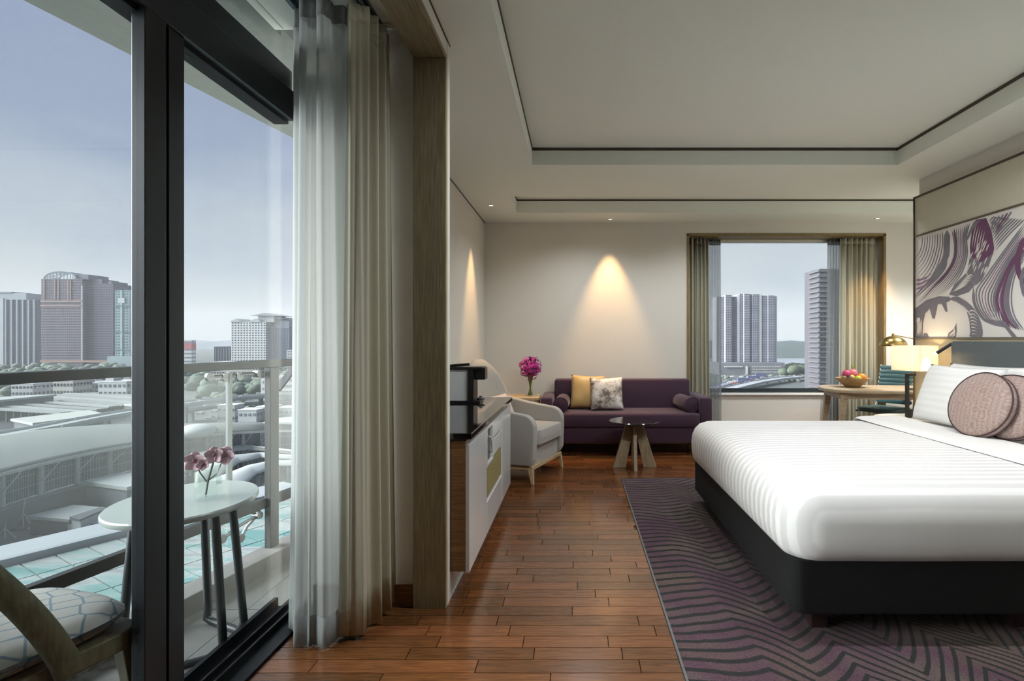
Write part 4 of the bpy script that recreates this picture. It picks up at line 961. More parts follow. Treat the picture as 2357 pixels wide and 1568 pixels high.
fruit('dragon_fruit', 'magenta dragon fruit at back left in bowl', (-.055, .02, .135), .052, (176, 60, 100), (1, 1, 1.15))
fruit('dragon_fruit', 'pink dragon fruit with green crown atop bowl', (.03, .045, .145), .050, (206, 110, 120), (1, 1, 1.15), (150, 170, 60))
fruit('orange', 'large bright orange at right in bowl', (.085, -.04, .112), .045, (226, 140, 40))
fruit('orange', 'second orange behind the large one in bowl', (.115, .045, .108), .040, (214, 128, 44))
fruit('green_apple', 'yellow green apple at front in bowl', (.02, -.085, .098), .038, (176, 178, 62))
fruit('pear', 'yellow pear lying at front right in bowl', (-.02, -.02, .105), .036, (206, 186, 80))
fruit('kiwi', 'brown kiwi at left rim in bowl', (-.11, -.03, .10), .032, (110, 96, 58), (1.1, .9, .9))
fruit('mangosteen', 'dark mangosteen at left in fruit bowl', (-.065, -.075, .095), .034, (84, 60, 52))

# ------------------------------------------------------------------ ceiling downlights
def downlight(label, x, y, power, size, blend, aim=(0, 0, -1), c=(1, .58, .24), em=3, z=ZC):
    t = T('downlight', label, 'downlight', (x, y, z)); zc = 0
    m = MB(); m.lathe([(.022, -.001), (.034, -.001), (.034, -.005), (.022, -.005)], n=24, caps=False); m.build('trim_ring', CEILP, t, smooth=30)
    m = MB(); m.lathe([(0, -.0025), (.021, -.0025)], n=20, caps=False); m.build('lens', Memit('warm_led', (255, 226, 180), em), t)
    l = bpy.data.lights.new('downlight_beam', 'SPOT'); lo = bpy.data.objects.new('downlight_beam', l); col.objects.link(lo); lo.parent = t
    l.energy = power; l.color = c; l.spot_size = R(size); l.spot_blend = blend; l.shadow_soft_size = .02; lo.location = (0, 0, -.012)
    lo.rotation_euler = Vector(aim).to_track_quat('-Z', 'Y').to_euler()
downlight('warm ceiling downlight above the left wall', -.93, 5.92, 70, 52, .7)
downlight('warm ceiling downlight above the purple sofa', .41, 6.60, 90, 52, .7)
downlight('ceiling downlight above the window curtain', 3.63, 6.55, 60, 60, .6)

NW = (.94, .97, 1)
downlight('ceiling downlight in the desk nook', 4.1, 5.6, 110, 120, .6, c=NW)  # added lamp out of view, brightens the desk and back wall
for k, x_ in enumerate((.1, 1.5, 2.9)):  # added fill lamps hidden behind the tray lip, for sofa and back wall
    downlight('recessed downlight in the rear ceiling tray %s' % ('above the sofa left end', 'above the sofa right end', 'above the desk')[k], x_, 5.78, 30, 140, .7, c=NW, z=2.915)
for k, x_ in enumerate((.15, .95, 1.75, 2.5)):  # added lamps just above the frame, brighten the bed top and ceiling
    downlight('recessed downlight over the bed edge %s' % ('nearest the aisle', 'at the bed foot', 'at mid bed', 'nearest the mural')[k], x_, 2.48, (26, 42, 48, 24)[k], 150, .8, aim=(0, .25, -1), c=NW, z=2.905)
# ------------------------------------------------------------------ the city outside
GZ = -40.0
CITY = .62                                            # the towns's surfaces are far less white than the room's
def Mx(name, c, var=.1, scale=.08, rough=.8, spec=.2, stretch=(1, 1, 1)): return M(name, c, rough, 0, var, scale, 0, stretch, spec, k=CITY)
gm = Mx('city_ground', (118, 124, 120), .5, .02)
MB().box(-6000, 6000, 12, 9000, GZ-1, GZ).build('ground', gm, None, kind='structure')
def gY(y, z=GZ): return F*(EYE-z)/(y-CY)

WIN = {}
def wmat(c):
    if c not in WIN: WIN[c] = Mx('far_window_%d' % len(WIN), c, .25, .3, .3, .5)
    return WIN[c]
def winface(m, x0, x1, z0, z1, yf, nx, nz, fx=.6, fz=.55, d=.25, side=None):
    dx, dz = (x1-x0)/nx, (z1-z0)/nz
    for i in range(nx):
        for j in range(nz):
            a0, a1 = x0+dx*(i+.5-fx/2), x0+dx*(i+.5+fx/2); b0, b1 = z0+dz*(j+.5-fz/2), z0+dz*(j+.5+fz/2)
            if side is None: m.box(a0, a1, yf-d, yf+d, b0, b1)
            else: m.box(side-d, side+d, a0, a1, b0, b1)
def bld(name, label, xa, xb, yt, Y, depth, c, wins=(8, 10), wc=(90, 96, 108), fx=.6, fz=.5, base=GZ, roof=None, cat='building', group=None, yb=None, sidew=True):
    """a block whose front stands at distance Y; xa..xb, yt: where it shows"""
    x0, x1 = (xa-CX)*Y/F, (xb-CX)*Y/F; z1 = EYE-(yt-CY)*Y/F
    t = T(name, label, cat, ((x0+x1)/2, Y+depth/2, base), group=group)
    MB().box(x0, x1, Y, Y+depth, base, z1).build('walls', Mx(name+'_wall', c, .06, .05), t, w=1)
    zb = base if yb is None else EYE-(yb-CY)*Y/F
    if wins:
        m = MB(); winface(m, x0, x1, zb, z1, Y, wins[0], wins[1], fx, fz)
        if sidew: winface(m, Y, Y+depth, zb, z1, 0, max(2, int(wins[0]*depth/(x1-x0))), wins[1], fx, fz, side=(x1 if x1 < 0 else x0))
        m.build('windows', wmat(wc), t, w=1, kind='stuff')
    if roof: MB().box(x0-.3, x1+.3, Y-.3, Y+depth+.3, z1, z1+roof).build('roof_parapet', Mx(name+'_roof', tuple(min(255, q+14) for q in c)), t, w=1)
    return t, x0, x1, z1

# ---- towers on the skyline behind the balcony
Y = 830
t, x0, x1, z1 = bld('glass_tower', 'grey glass tower with vertical fins at far left', -30, 88, 690, Y, 60, (128, 138, 156), (16, 34), (70, 80, 100), .9, .72)
for k in range(9): q = x0+(x1-x0)*(k+.5)/9; MB().box(q-.9, q+.9, Y-2.2, Y-.2, GZ, z1).build('fin', Mx('pale_fin', (172, 182, 192)), t, w=1)
MB().box(x0-1, x0+(x1-x0)*.78, Y-1, Y+40, z1, z1+10).build('roof_block', Mx('tower_roof_block', (178, 188, 194)), t, w=1)
MB().box(x0-1, x0+(x1-x0)*.5, Y-2, Y+30, z1+10, z1+12).build('roof_slab', Mx('tower_roof_slab', (150, 160, 168)), t, w=1)
MB().box(x0+(x1-x0)*.26, x0+(x1-x0)*.35, Y-2.5, Y, GZ, z1+2).build('white_pier', Mx('tower_white', (196, 204, 208)), t, w=1)
bld('slim_tower', 'slim white tower edge between grey and brown towers', 86, 96, 684, 870, 30, (206, 212, 214), (2, 30), (170, 176, 184), .5, .5)

Y = 800
t, x0, x1, z1 = bld('brown_tower', 'large brown tower with arched roof crown', 95, 190, 642, Y, 60, (140, 130, 142), (20, 34), (52, 52, 70), .7, .5)
xr0, xr1 = x1, (252-CX)*Y/F; zr = EYE-(652-CY)*Y/F
MB().box(xr0-1, xr1, Y+6, Y+70, GZ, zr).build('right_wing', Mx('brown_wing', (120, 114, 132)), t, w=1)
m = MB(); winface(m, xr0+1, xr1-1, GZ, zr, Y+6, 10, 34, .7, .5); m.build('wing_windows', wmat((54, 54, 72)), t, w=1, kind='stuff')
MB().box(xr0+4, xr0+20, Y+10, Y+40, zr, zr+7).build('roof_block', Mx('brown_roof_block', (132, 126, 136)), t, w=1)
MB().box(xr0+30, xr1-6, Y+10, Y+40, zr, zr+4).build('roof_block', Mx('brown_roof_block2', (140, 134, 142)), t, w=1)
MB().box(x0+44, x1+4, Y+5, Y+40, z1, z1+7).build('roof_block', Mx('brown_roof_block3', (134, 132, 144)), t, w=1)
for z_, th, cc in ((EYE-(694-CY)*Y/F, 2.4, (176, 154, 146)), (EYE-(704-CY)*Y/F, 2.4, (170, 150, 144)), (EYE-(832-CY)*Y/F, 3, (178, 150, 130))):
    MB().box(x0-.8, x1+.4 if th < 3 else xr1+.5, Y-1.2, Y+1, z_-th/2, z_+th/2).build('band', Mx('brown_band', cc), t, w=1)
for fx_ in (.08, .34, .42, .66, .72): q = x0+(x1-x0)*fx_; MB().box(q-1, q+1, Y-1, Y, EYE-(690-CY)*Y/F, z1-1).build('pilaster', Mx('brown_pilaster', (164, 144, 142)), t, w=1)
q = x1; MB().box(q-.9, q+.9, Y-1.2, Y, GZ+10, z1-10).build('white_strip', Mx('brown_strip', (196, 200, 206)), t, w=1)
cxm, rw, rh = x0+26, 24, 11
m = MB(); arc = lambda a, k: (cxm+rw*k*cos(a), z1+rh*k*sin(a))
for k in range(14):
    a, b = pi*k/14, pi*(k+1)/14
    for yy in (Y+2, Y+24): m.bar((arc(a, 1)[0], yy, arc(a, 1)[1]), (arc(b, 1)[0], yy, arc(b, 1)[1]), 1.2)
    m.bar((arc(a, 1)[0], Y+2, arc(a, 1)[1]), (arc(a, 1)[0], Y+24, arc(a, 1)[1]), .8)
    if 1 < k < 13: m.bar((arc(a, 1)[0], Y+2, z1), (arc(a, 1)[0], Y+2, arc(a, 1)[1]), .7)
m.build('arched_crown', Mx('crown_teal', (150, 172, 178)), t, w=1)

Y = 760
t, x0, x1, z1 = bld('teal_tower', 'teal netted tower under construction beside black stile', 265, 350, 668, Y, 24, (156, 182, 184), (14, 28), (84, 112, 120), .5, .5)
for fx_, w_, cc in ((.18, 3, (176, 196, 198)), (.44, 3.5, (120, 144, 148)), (.62, 2.2, (184, 182, 170)), (.85, 3, (132, 158, 160))):
    q = x0+(x1-x0)*fx_; MB().box(q-w_/2, q+w_/2, Y-1, Y, GZ, z1).build('strip', Mx('teal_strip', cc), t, w=1)
for yy in (705, 765, 806): z_ = EYE-(yy-CY)*Y/F; MB().box(x0-.6, x1, Y-1.1, Y, z_-.7, z_+.7).build('floor_band', Mx('teal_band', (104, 130, 138)), t, w=1)
MB().box(x0-6, x1+4, Y-6, Y+24, GZ, EYE-(820-CY)*Y/F).build('podium', Mx('teal_podium', (164, 184, 186)), t, w=1)
MB().box(x0+5, x0+14, Y-1.2, Y, EYE-(698-CY)*Y/F, EYE-(686-CY)*Y/F).build('sign_board', Mx('sign_white', (206, 214, 216)), t, w=1)

bld('striped_tower', 'small red and white tower beside the black stile', 412, 441, 783, 700, 8, (214, 216, 218), (5, 8), (120, 128, 140), .7, .4)
m = MB(); x0, x1 = (412-CX)*700/F, (441-CX)*700/F; m.box(x0-.3, x1+.3, 699.6, 708, EYE-(804-CY)*700/F, EYE-(790-CY)*700/F); m.build('red_band', Mx('red_band', (190, 120, 122)), bpy.data.objects['striped_tower'], w=1)
bld('dark_block', 'small dark block with white fins left of white tower', 493, 531, 798, 900, 40, (98, 106, 120), (6, 1), (206, 210, 214), .3, .9)
Y = 700
t, x0, x1, z1 = bld('white_tower', 'white hotel tower with grid of small windows', 532, 612, 741, Y, 40, (240, 243, 243), (12, 20), (80, 92, 108), .46, .5)
for a, b in ((.0, .28), (.55, .85)):
    m = MB(); xa, xb = x0+(x1-x0)*a-1, x0+(x1-x0)*b+1; m.prism([(xa, z1), (xb, z1), (xb-3, z1+2), ((xa+xb)/2, z1+4), (xa+3, z1+2)], Y-1, Y+30, 'y'); m.build('roof_pediment', Mx('white_pediment', (204, 212, 212)), t, w=1)
xg = (658-CX)*Y/F; zg = EYE-(751-CY)*Y/F
MB().box(x1, xg, Y+8, Y+46, GZ, zg).build('glass_wing', Mx('white_glass', (166, 174, 184)), t, w=1)
m = MB(); winface(m, x1+1, xg-1, GZ, zg-2, Y+8, 8, 26, .7, .75); m.build('wing_windows', wmat((128, 138, 152)), t, w=1, kind='stuff')
MB().box(x1+4, xg-2, Y+12, Y+40, zg, zg+8).build('roof_block', Mx('white_roof_block', (190, 196, 202)), t, w=1)
m = MB(); m.prism([(x1-14, zg+9), (xg-2, zg+9), (xg-14, zg+12), (x1-4, zg+12)], Y+10, Y+42, 'y'); m.build('roof_hat', Mx('white_hat', (176, 186, 190)), t, w=1)
MB().box(x0+30, x1+6, Y+8, Y+36, z1, z1+8).build('penthouse', Mx('white_pent', (220, 224, 224)), t, w=1)
m = MB(); m.prism([(x0+22, z1+8), (x1+16, z1+8), (x1-4, z1+11.5), (x0+42, z1+11.5)], Y+4, Y+40, 'y'); m.build('roof_hat', Mx('white_hat2', (182, 192, 194)), t, w=1)
bld('beige_block', 'long beige flats below the white hotel tower', 485, 600, 836, 480, 22, (208, 206, 194), (18, 6), (92, 96, 100), .55, .45, roof=1)
bld('pale_tower', 'pale tower behind the grey railing post', 660, 710, 806, 520, 30, (212, 216, 216), (8, 12), (160, 168, 174), .5, .45)
bld('white_flats', 'white balconied flats right of the railing post', 640, 712, 868, 330, 20, (214, 218, 218), (6, 5), (136, 144, 150), .8, .4, roof=.6)
bld('white_hall', 'white hall left of the railing post', 600, 618, 872, 340, 14, (226, 228, 228), (2, 4), (190, 196, 198), .4, .3)
bld('slab_tower', 'pale slab tower beyond the left frame edge', -190, -110, 700, 820, 40, (190, 196, 200), (12, 30), (90, 100, 116), .6, .5)
bld('slab_tower', 'grey slab tower furthest left on the skyline', -330, -240, 725, 860, 40, (160, 168, 178), (12, 28), (80, 90, 106), .6, .5)
# low white flats
for i, (a, b, yt, yy, lb, c) in enumerate(((26, 76, 885, 352, 'low white flats at left end of the row', (214, 218, 220)), (70, 122, 880, 372, 'low pale flats second in the white row', (206, 208, 208)),
        (122, 168, 878, 350, 'low white flats third in the row, cream tinted', (220, 216, 210)), (166, 228, 884, 366, 'low pale flats fourth in the white row', (206, 212, 212)), (226, 291, 880, 345, 'white flats at right end of the low row', (222, 226, 228)))):
    t, x0, x1, z1 = bld('low_flats', lb, a, b, yt, yy, 14, c, (6, 3), (74, 82, 88), .5, .4, roof=.6, group='row of low white flats')
    MB().box(x0+2, x0+(x1-x0)*.4, yy+3, yy+9, z1+.6, z1+3).build('stair_head', Mx('stair_head', (204, 208, 208)), t, w=1)
# scattered low town, each a house of its own
rg = random.Random(11)
far = [(-40, 20), (40, 84), (100, 160), (170, 236), (250, 300), (300, 330)]
for i, (a, b) in enumerate(far):
    bld('town_block', ('town block behind the flats, %s' % ('far left', 'under grey tower', 'under brown tower left', 'under brown tower right', 'under teal tower', 'beside black stile')[i]), a, b, 862+rg.uniform(0, 6), 430+rg.uniform(0, 60), 20, (176+int(rg.uniform(0, 34)),)*3, (8, 3), (130, 136, 138), .5, .4, group='town blocks')
def free(x, y, r):
    for o in bpy.data.objects:
        if o.name.startswith('walls') and o.parent:
            c = [o.matrix_basis @ Vector(q)+o.parent.location for q in o.bound_box]
            if min(p.x for p in c)-r < x < max(p.x for p in c)+r and min(p.y for p in c)-r < y < max(p.y for p in c)+r: return False
    return True
def woods(name, label, pts, c, jit=.18):
    m = MB(); r2 = random.Random(3)
    for (x_, y_, z_, r_) in pts: m.ball((x_, y_, z_), r_, 9, 6, (1, 1, .8), jit, r2)
    return m.build(name, Mx(name+'_leaf', c, .45, .25, .9), None, label=label, cat='trees', kind='stuff', smooth=180)
pts = []
for k in range(640):
    Yk = rg.uniform(395, 760); xk = rg.uniform(-600, 720); rk = rg.uniform(4, 8)
    if free((xk-CX)*Yk/F, Yk, rk): pts.append(((xk-CX)*Yk/F, Yk, GZ+3.2, rk))
woods('tree_belt', 'dark green tree belt behind the low white flats', pts, (112, 126, 112))
pts = []
for k in range(60):
    Yk = rg.uniform(300, 380); xk = rg.choice((rg.uniform(440, 610), rg.uniform(300, 345))); pts.append(((xk-CX)*Yk/F, Yk, GZ+2, rg.uniform(2, 4)))
woods('tree_row', 'grey green trees below the beige flats', pts, (120, 132, 116))

# ---- station: long platform roofs
prow = [((0, 944), (150, 952)), ((8, 936), (195, 950)), ((18, 930), (235, 944)), ((60, 924), (262, 938)), ((105, 920), (292, 934)), ((140, 916), (318, 929)), ((190, 914), (340, 925)), ((215, 911), (362, 921)), ((235, 908), (380, 917))]
names = ['nearest', 'second', 'third', 'fourth', 'fifth', 'sixth', 'seventh', 'eighth', 'farthest']
for k, (a, b) in enumerate(prow):
    A, B = pz(a[0]-60, a[1]-4, -34), pz(b[0], b[1], -34); d = (B-A).normalized(); n_ = Vector((-d.y, d.x, 0))*2.3
    t = T('platform_roof', 'long grey platform roof in the rail yard, %s one' % names[k], 'platform roof', tuple((A+B)/2-Vector((0, 0, 6))), group='platform roofs')
    MB().hexa([A-n_, B-n_, B+n_, A+n_], [q+Vector((0, 0, .7)) for q in (A-n_, B-n_, B+n_, A+n_)]).build('roof_slab', Mx('platform_slab', (178, 182, 180) if k % 2 else (162, 166, 166), .1), t, w=1)
    m = MB()
    for j in range(12): q = A.lerp(B, (j+.5)/12); m.box(q.x-.3, q.x+.3, q.y-.3, q.y+.3, GZ, q.z)
    m.build('columns', Mx('platform_column', (120, 126, 134)), t, w=1, kind='stuff')
MB().add([tuple(pz(x, y, GZ+.04)) for x, y in ((-120, 1000), (60, 985), (300, 945), (420, 925), (420, 912), (150, 912), (-120, 925))]+[tuple(pz(x, y, GZ+.0)) for x, y in ((-120, 1000), (60, 985), (300, 945), (420, 925), (420, 912), (150, 912), (-120, 925))], [tuple(range(7)), tuple(range(13, 6, -1))]+[(i, (i+1) % 7, 7+(i+1) % 7, 7+i) for i in range(7)]).build('ground_rail_yard', Mx('rail_yard_ballast', (52, 56, 62), .3, .1), None, kind='structure')
def slab(name, label, corners, z, th, c, cat, wallc=None, group=None, mat=None, smooth=0, nm='roof'):
    P = [pz(x, y, z) for x, y in corners]; cen = sum(P, Vector((0, 0, 0)))/len(P)
    t = T(name, label, cat, (cen.x, cen.y, GZ), group=group)
    m = MB(); m.add([tuple(p) for p in P]+[(p.x, p.y, p.z-th) for p in P], [tuple(range(len(P))), tuple(range(len(P), 2*len(P)))[::-1]]+[(i, (i+1) % len(P), len(P)+(i+1) % len(P), len(P)+i) for i in range(len(P))])
    m.build(nm, mat or Mx(name+'_roof', c, .08, .05), t, w=1)
    if wallc:
        Q = [cen+(p-cen)*.93 for p in P]; m = MB(); n = len(Q)
        m.add([(p.x, p.y, GZ) for p in Q]+[(p.x, p.y, z-th) for p in Q], [(i, (i+1) % n, n+(i+1) % n, n+i) for i in range(n)]); m.build('walls', Mx(name+'_walls', wallc, .15, .2), t, w=1)
    return t
slab('station_shed', 'flat pale shed roof beside the rail yard', [(24, 964), (205, 944), (245, 953), (75, 974)], -32, 1, (206, 208, 202), 'shed', (120, 124, 130))
slab('station_shed', 'narrow pale shed roof right of the rail yard', [(285, 930), (345, 922), (392, 922), (330, 934)], -32, 1, (204, 206, 202), 'shed', (120, 124, 130))
slab('station_shed', 'long thin shed roof at left below white flats', [(-60, 919), (60, 910), (130, 908), (-40, 925)], -30, 1, (196, 200, 198), 'shed', (128, 132, 136))
# elevated roads
def viaduct(name, label, line, w_, z, c=(196, 202, 202)):
    P = [pz(x, y, z) for x, y in line]; t = T(name, label, 'viaduct', (P[0].x, P[0].y, GZ)); m = MB(); pm = MB(); km = MB()
    for i in range(len(P)-1):
        d = (P[i+1]-P[i]).normalized(); n_ = Vector((-d.y, d.x, 0))*w_/2; u = Vector((0, 0, 1.2))
        m.hexa([P[i]-n_-u, P[i+1]-n_-u, P[i+1]+n_-u, P[i]+n_-u], [P[i]-n_, P[i+1]-n_, P[i+1]+n_, P[i]+n_])
        for s in (-1, 1): km.bar(P[i]+n_*s+Vector((0, 0, .4)), P[i+1]+n_*s+Vector((0, 0, .4)), .3, .9)
        q = (P[i]+P[i+1])/2; pm.box(q.x-.8, q.x+.8, q.y-.8, q.y+.8, GZ, q.z-1.2)
    m.build('deck', Mx(name+'_deck', c), t, w=1); km.build('parapets', Mx(name+'_parapet', (214, 218, 218)), t, w=1, kind='stuff'); pm.build('piers', Mx(name+'_pier', (150, 156, 160)), t, w=1, kind='stuff')
    return P
viaduct('viaduct', 'elevated road rising behind the station roof', [(-60, 1012), (30, 998), (110, 984), (200, 966), (290, 950), (380, 936), (470, 923), (560, 914), (640, 909), (720, 907)], 9, -30)
viaduct('viaduct', 'lower elevated road right of the black stile', [(400, 948), (480, 936), (560, 928), (650, 925), (740, 923)], 7, -34, (186, 192, 194))
# main station roof: a long curved shell on a glazed front
ZE = -27
eave = [(-560, 1330), (-300, 1206), (-90, 1122), (0, 1091), (70, 1073), (150, 1054), (235, 1036), (340, 1018), (440, 1002), (530, 996), (620, 991), (700, 990)]
back = [(-560, 1068), (-300, 1038), (-90, 1016), (0, 1004), (70, 994), (150, 986), (235, 980), (340, 976), (440, 977), (530, 975), (620, 977), (700, 979)]
E = [pz(x, y, ZE) for x, y in eave]; B = [pz(x, y, ZE+2) for x, y in back]
sr = T('station_building', 'large station hall with sweeping grey curved roof', 'station', (E[4].x, E[4].y, GZ))
m = MB(); nE = len(E)
def roofp(u, v):
    k = u*(nE-1); i = min(int(k), nE-2); f = k-i; a = E[i].lerp(E[i+1], f); b = B[i].lerp(B[i+1], f); p = a.lerp(b, v)
    return (p.x, p.y, p.z+1.1*sin(pi*v))
m.grid(54, 14, roofp); m.build('roof_shell', Mx('station_roof', (142, 148, 145), .10, .05, stretch=(.3, .3, 1)), sr, w=1, smooth=180, solid=.6)
m = MB()
for i in range(nE-1): m.bar(E[i]-Vector((0, 0, .2)), E[i+1]-Vector((0, 0, .2)), .8, .7)
m.build('eave_edge', Mx('station_eave', (206, 210, 206)), sr, w=1)
wall = [Vector((p.x*1.02, p.y*1.02, 0)) for p in E]; fm = MB(); mm = MB(); H_ = 7.5
for i in range(nE-1):
    a, b = wall[i], wall[i+1]
    fm.add([(a.x, a.y, ZE-H_), (b.x, b.y, ZE-H_), (b.x, b.y, ZE-.2), (a.x, a.y, ZE-.2)], [(0, 1, 2, 3)])
    for k in range(12):
        q = a.lerp(b, k/12)*.998; mm.box(q.x-.06, q.x+.06, q.y-.06, q.y+.06, ZE-H_, ZE-.3)
    for zz in (ZE-2.5, ZE-5): mm.bar((a.x*.998, a.y*.998, zz), (b.x*.998, b.y*.998, zz), .12)
fm.build('glazed_front', Mx('station_glass', (112, 122, 136), .2, .2, .25, .5), sr, w=1); mm.build('mullions', Mx('station_mullion', (168, 178, 186)), sr, w=1, kind='stuff')
for x_, y_ in ((4, 1090), (94, 1067), (178, 1048), (253, 1032), (318, 1021), (475, 999), (520, 997), (560, 994), (604, 992)):
    q = pz(x_, y_, ZE)*1.012; m = MB()
    for k in range(9): m.lathe([(.0, 0), (.62, 0), (.62, .62), (.5, .66), (.5, .86), (0, .86)], (q.x, q.y, ZE-H_-.2+.86*k), 10, caps=False)
    co = m.build('column', Mx('station_column', (196, 204, 208)), sr, w=1)
    q2 = pz(x_+46 if x_ < 400 else x_+24, y_-11 if x_ < 400 else y_-4, ZE); m = MB(); m.bar((q.x*.995, q.y*.995, ZE-4.6), (q2.x, q2.y, ZE-.4), .22); m.build('strut', Mx('station_strut', (204, 212, 216)), co, w=1)
m = MB()
for i in range(nE-1):
    a, b = wall[i]*.995, wall[i+1]*.995; m.add([(a.x*.985, a.y*.985, ZE-H_), (b.x*.985, b.y*.985, ZE-H_), (b.x, b.y, ZE-H_), (a.x, a.y, ZE-H_), (a.x*.985, a.y*.985, ZE-H_-.5), (b.x*.985, b.y*.985, ZE-H_-.5), (b.x, b.y, GZ), (a.x, a.y, GZ)], [(0, 1, 2, 3), (0, 1, 5, 4), (4, 5, 6, 7), (3, 2, 6, 7)])
m.build('lower_storey', Mx('station_lower', (142, 150, 158), .2, .1), sr, w=1)
# dome-like white shell and the wave canopies
m = MB(); c_ = pz(452, 985, -25); m.ball((c_.x, c_.y, -26), 5.0, 20, 12, (1, 1, .42)); m.build('shell_roof', Mx('shell_white', (218, 222, 218)), None, label='small white domed roof beside the black stile', cat='roof', smooth=180)
def wave(label, top, low, z, lift):
    A = [pz(x, y, z) for x, y in top]; Bq = [pz(x, y, z-1.0) for x, y in low]; n = len(A)
    t = T('wave_canopy', label, 'canopy', (A[n//2].x, A[n//2].y, GZ), group='wave canopies'); m = MB()
    def fn(u, v):
        k = u*(n-1); i = min(int(k), n-2); f = k-i; p = A[i].lerp(A[i+1], f).lerp(Bq[i].lerp(Bq[i+1], f), v); return (p.x, p.y, p.z+lift*sin(pi*v))
    m.grid(40, 8, fn); m.build('canopy_shell', Mx('wave_white', (214, 220, 218), .06), t, w=1, smooth=180, solid=.3)
    m = MB()
    for k in range(22):
        k_ = (k+.5)/22*(n-1); i = min(int(k_), n-2); q = Bq[i].lerp(Bq[i+1], k_-i); m.box(q.x-.22, q.x+.22, q.y-.1, q.y+.3, q.z-1.6, q.z-.2)
    m.build('window_band', Mx('wave_glass', (132, 142, 146)), t, w=1, kind='stuff')
    m = MB()
    for k in range(6): q = Bq[0].lerp(Bq[-1], (k+.5)/6); i = min(int((k+.5)/6*(n-1)), n-2); q = Bq[i]; m.box(q.x-.3, q.x+.3, q.y+.5, q.y+1.1, GZ, q.z-.5)
    m.build('supports', Mx('wave_support', (170, 178, 182)), t, w=1, kind='stuff')
wave('wave shaped white canopy nearest the station front', [(420, 1062), (460, 1040), (510, 1028), (570, 1028), (640, 1036), (720, 1046)], [(420, 1092), (470, 1064), (520, 1042), (570, 1036), (640, 1042), (720, 1052)], -32, .8)
wave('wave shaped white canopy in the middle', [(450, 1090), (490, 1064), (540, 1048), (600, 1044), (660, 1050), (720, 1054)], [(450, 1128), (500, 1098), (550, 1066), (600, 1054), (660, 1058), (720, 1062)], -33, .8)
wave('wave shaped white canopy nearest the balcony', [(440, 1122), (520, 1092), (570, 1072), (620, 1062), (720, 1062)], [(470, 1150), (560, 1118), (590, 1092), (640, 1074), (720, 1072)], -34, .8)
slab('canopy_hall', 'flat grey hall roof below the station front', [(190, 1108), (262, 1090), (360, 1084), (400, 1092), (292, 1122)], -33, .8, (196, 202, 200), 'hall', (124, 132, 142))
slab('canopy_hall', 'small flat roof right of the grey hall', [(282, 1136), (345, 1118), (420, 1118), (380, 1150)], -35, .6, (204, 208, 206), 'hall', (120, 128, 138))
slab('low_hall', 'low roof with dark louvred side by the masts', [(62, 1188), (170, 1162), (240, 1168), (242, 1178), (158, 1196)], -36, .6, (190, 196, 194), 'hall', (116, 118, 124))
slab('low_hall', 'dark flat roof behind the poster wall', [(160, 1190), (235, 1166), (246, 1170), (184, 1196)], -35.5, .4, (120, 124, 128), 'hall', (206, 212, 214))
bb = T('poster_block', 'white wall block with a dark blue poster', 'building', tuple(pz(200, 1230, GZ)))
a_, b_ = pz(156, 1240, GZ), pz(262, 1232, GZ); h_ = 2.9
MB().hexa([a_, b_, b_+Vector((0, 6, 0)), a_+Vector((0, 6, 0))], [q+Vector((0, 0, h_)) for q in (a_, b_, b_+Vector((0, 6, 0)), a_+Vector((0, 6, 0)))]).build('walls', Mx('poster_white', (216, 222, 226)), bb, w=1)
c0, c1 = a_.lerp(b_, .5)-Vector((0, .1, 0)), a_.lerp(b_, .86)-Vector((0, .1, 0))
pst = MB().hexa([c0+Vector((0, 0, .6)), c1+Vector((0, 0, .6)), c1+Vector((0, .08, .6)), c0+Vector((0, .08, .6))], [c0+Vector((0, 0, 2.7)), c1+Vector((0, 0, 2.7)), c1+Vector((0, .08, 2.7)), c0+Vector((0, .08, 2.7))]).build('poster', Mx('poster_blue', (104, 112, 150), .3, 1), bb, w=1)
m = MB(); cc = c0.lerp(c1, .5)-Vector((0, .03, 0)); m.add([tuple(cc+Vector((-.7, 0, 1.0))), tuple(cc+Vector((.7, 0, 1.1))), tuple(cc+Vector((.1, 0, 2.2)))], [(0, 1, 2)]); m.build('poster_mark', Mx('poster_cream', (222, 206, 180)), pst, w=1)
for k, (x_, y_, yb_) in enumerate(((52, 1150, 1216), (10, 1196, 1240))):
    p, q = pz(x_, yb_, GZ), None; t = T('tripod_mast', ('white tripod mast at the left road edge', 'white leaning mast at the far left edge')[k], 'mast', tuple(p)); hh = (yb_-y_)*p.y/F
    for dx in (-1.6, .2, 2.4): m = MB(); m.bar(p+Vector((dx, 0, 0)), p+Vector((0, 0, hh*.55)), .16); m.build('strut', Mx('mast_white', (220, 224, 226)), t, w=1)
    m = MB(); m.bar(p+Vector((0, 0, hh*.5)), p+Vector((.5, 0, hh)), .14); m.build('mast_top', Mx('mast_white2', (220, 224, 226)), t, w=1)
slab('road', 'dark lane below the masts at lower left', [(-80, 1262), (20, 1226), (150, 1214), (180, 1240), (30, 1290), (-80, 1320)], GZ+.05, .04, (132, 138, 144), 'road', nm='asphalt')
slab('road', 'grey service road beside the poster wall', [(60, 1215), (158, 1196), (300, 1180), (330, 1205), (160, 1245), (110, 1250)], GZ+.10, .04, (176, 182, 184), 'road', nm='asphalt')
slab('parking_deck', 'pale parking deck terraces right of the railing post', [(560, 985), (640, 962), (760, 950), (760, 1030), (640, 1046), (590, 1000)], -36, 1, (206, 210, 210), 'parking', (150, 156, 160))
slab('parking_deck', 'upper parking terrace right of the railing post', [(640, 1000), (760, 985), (760, 1010), (650, 1022)], -33, 1, (214, 218, 218), 'parking', (130, 138, 144))
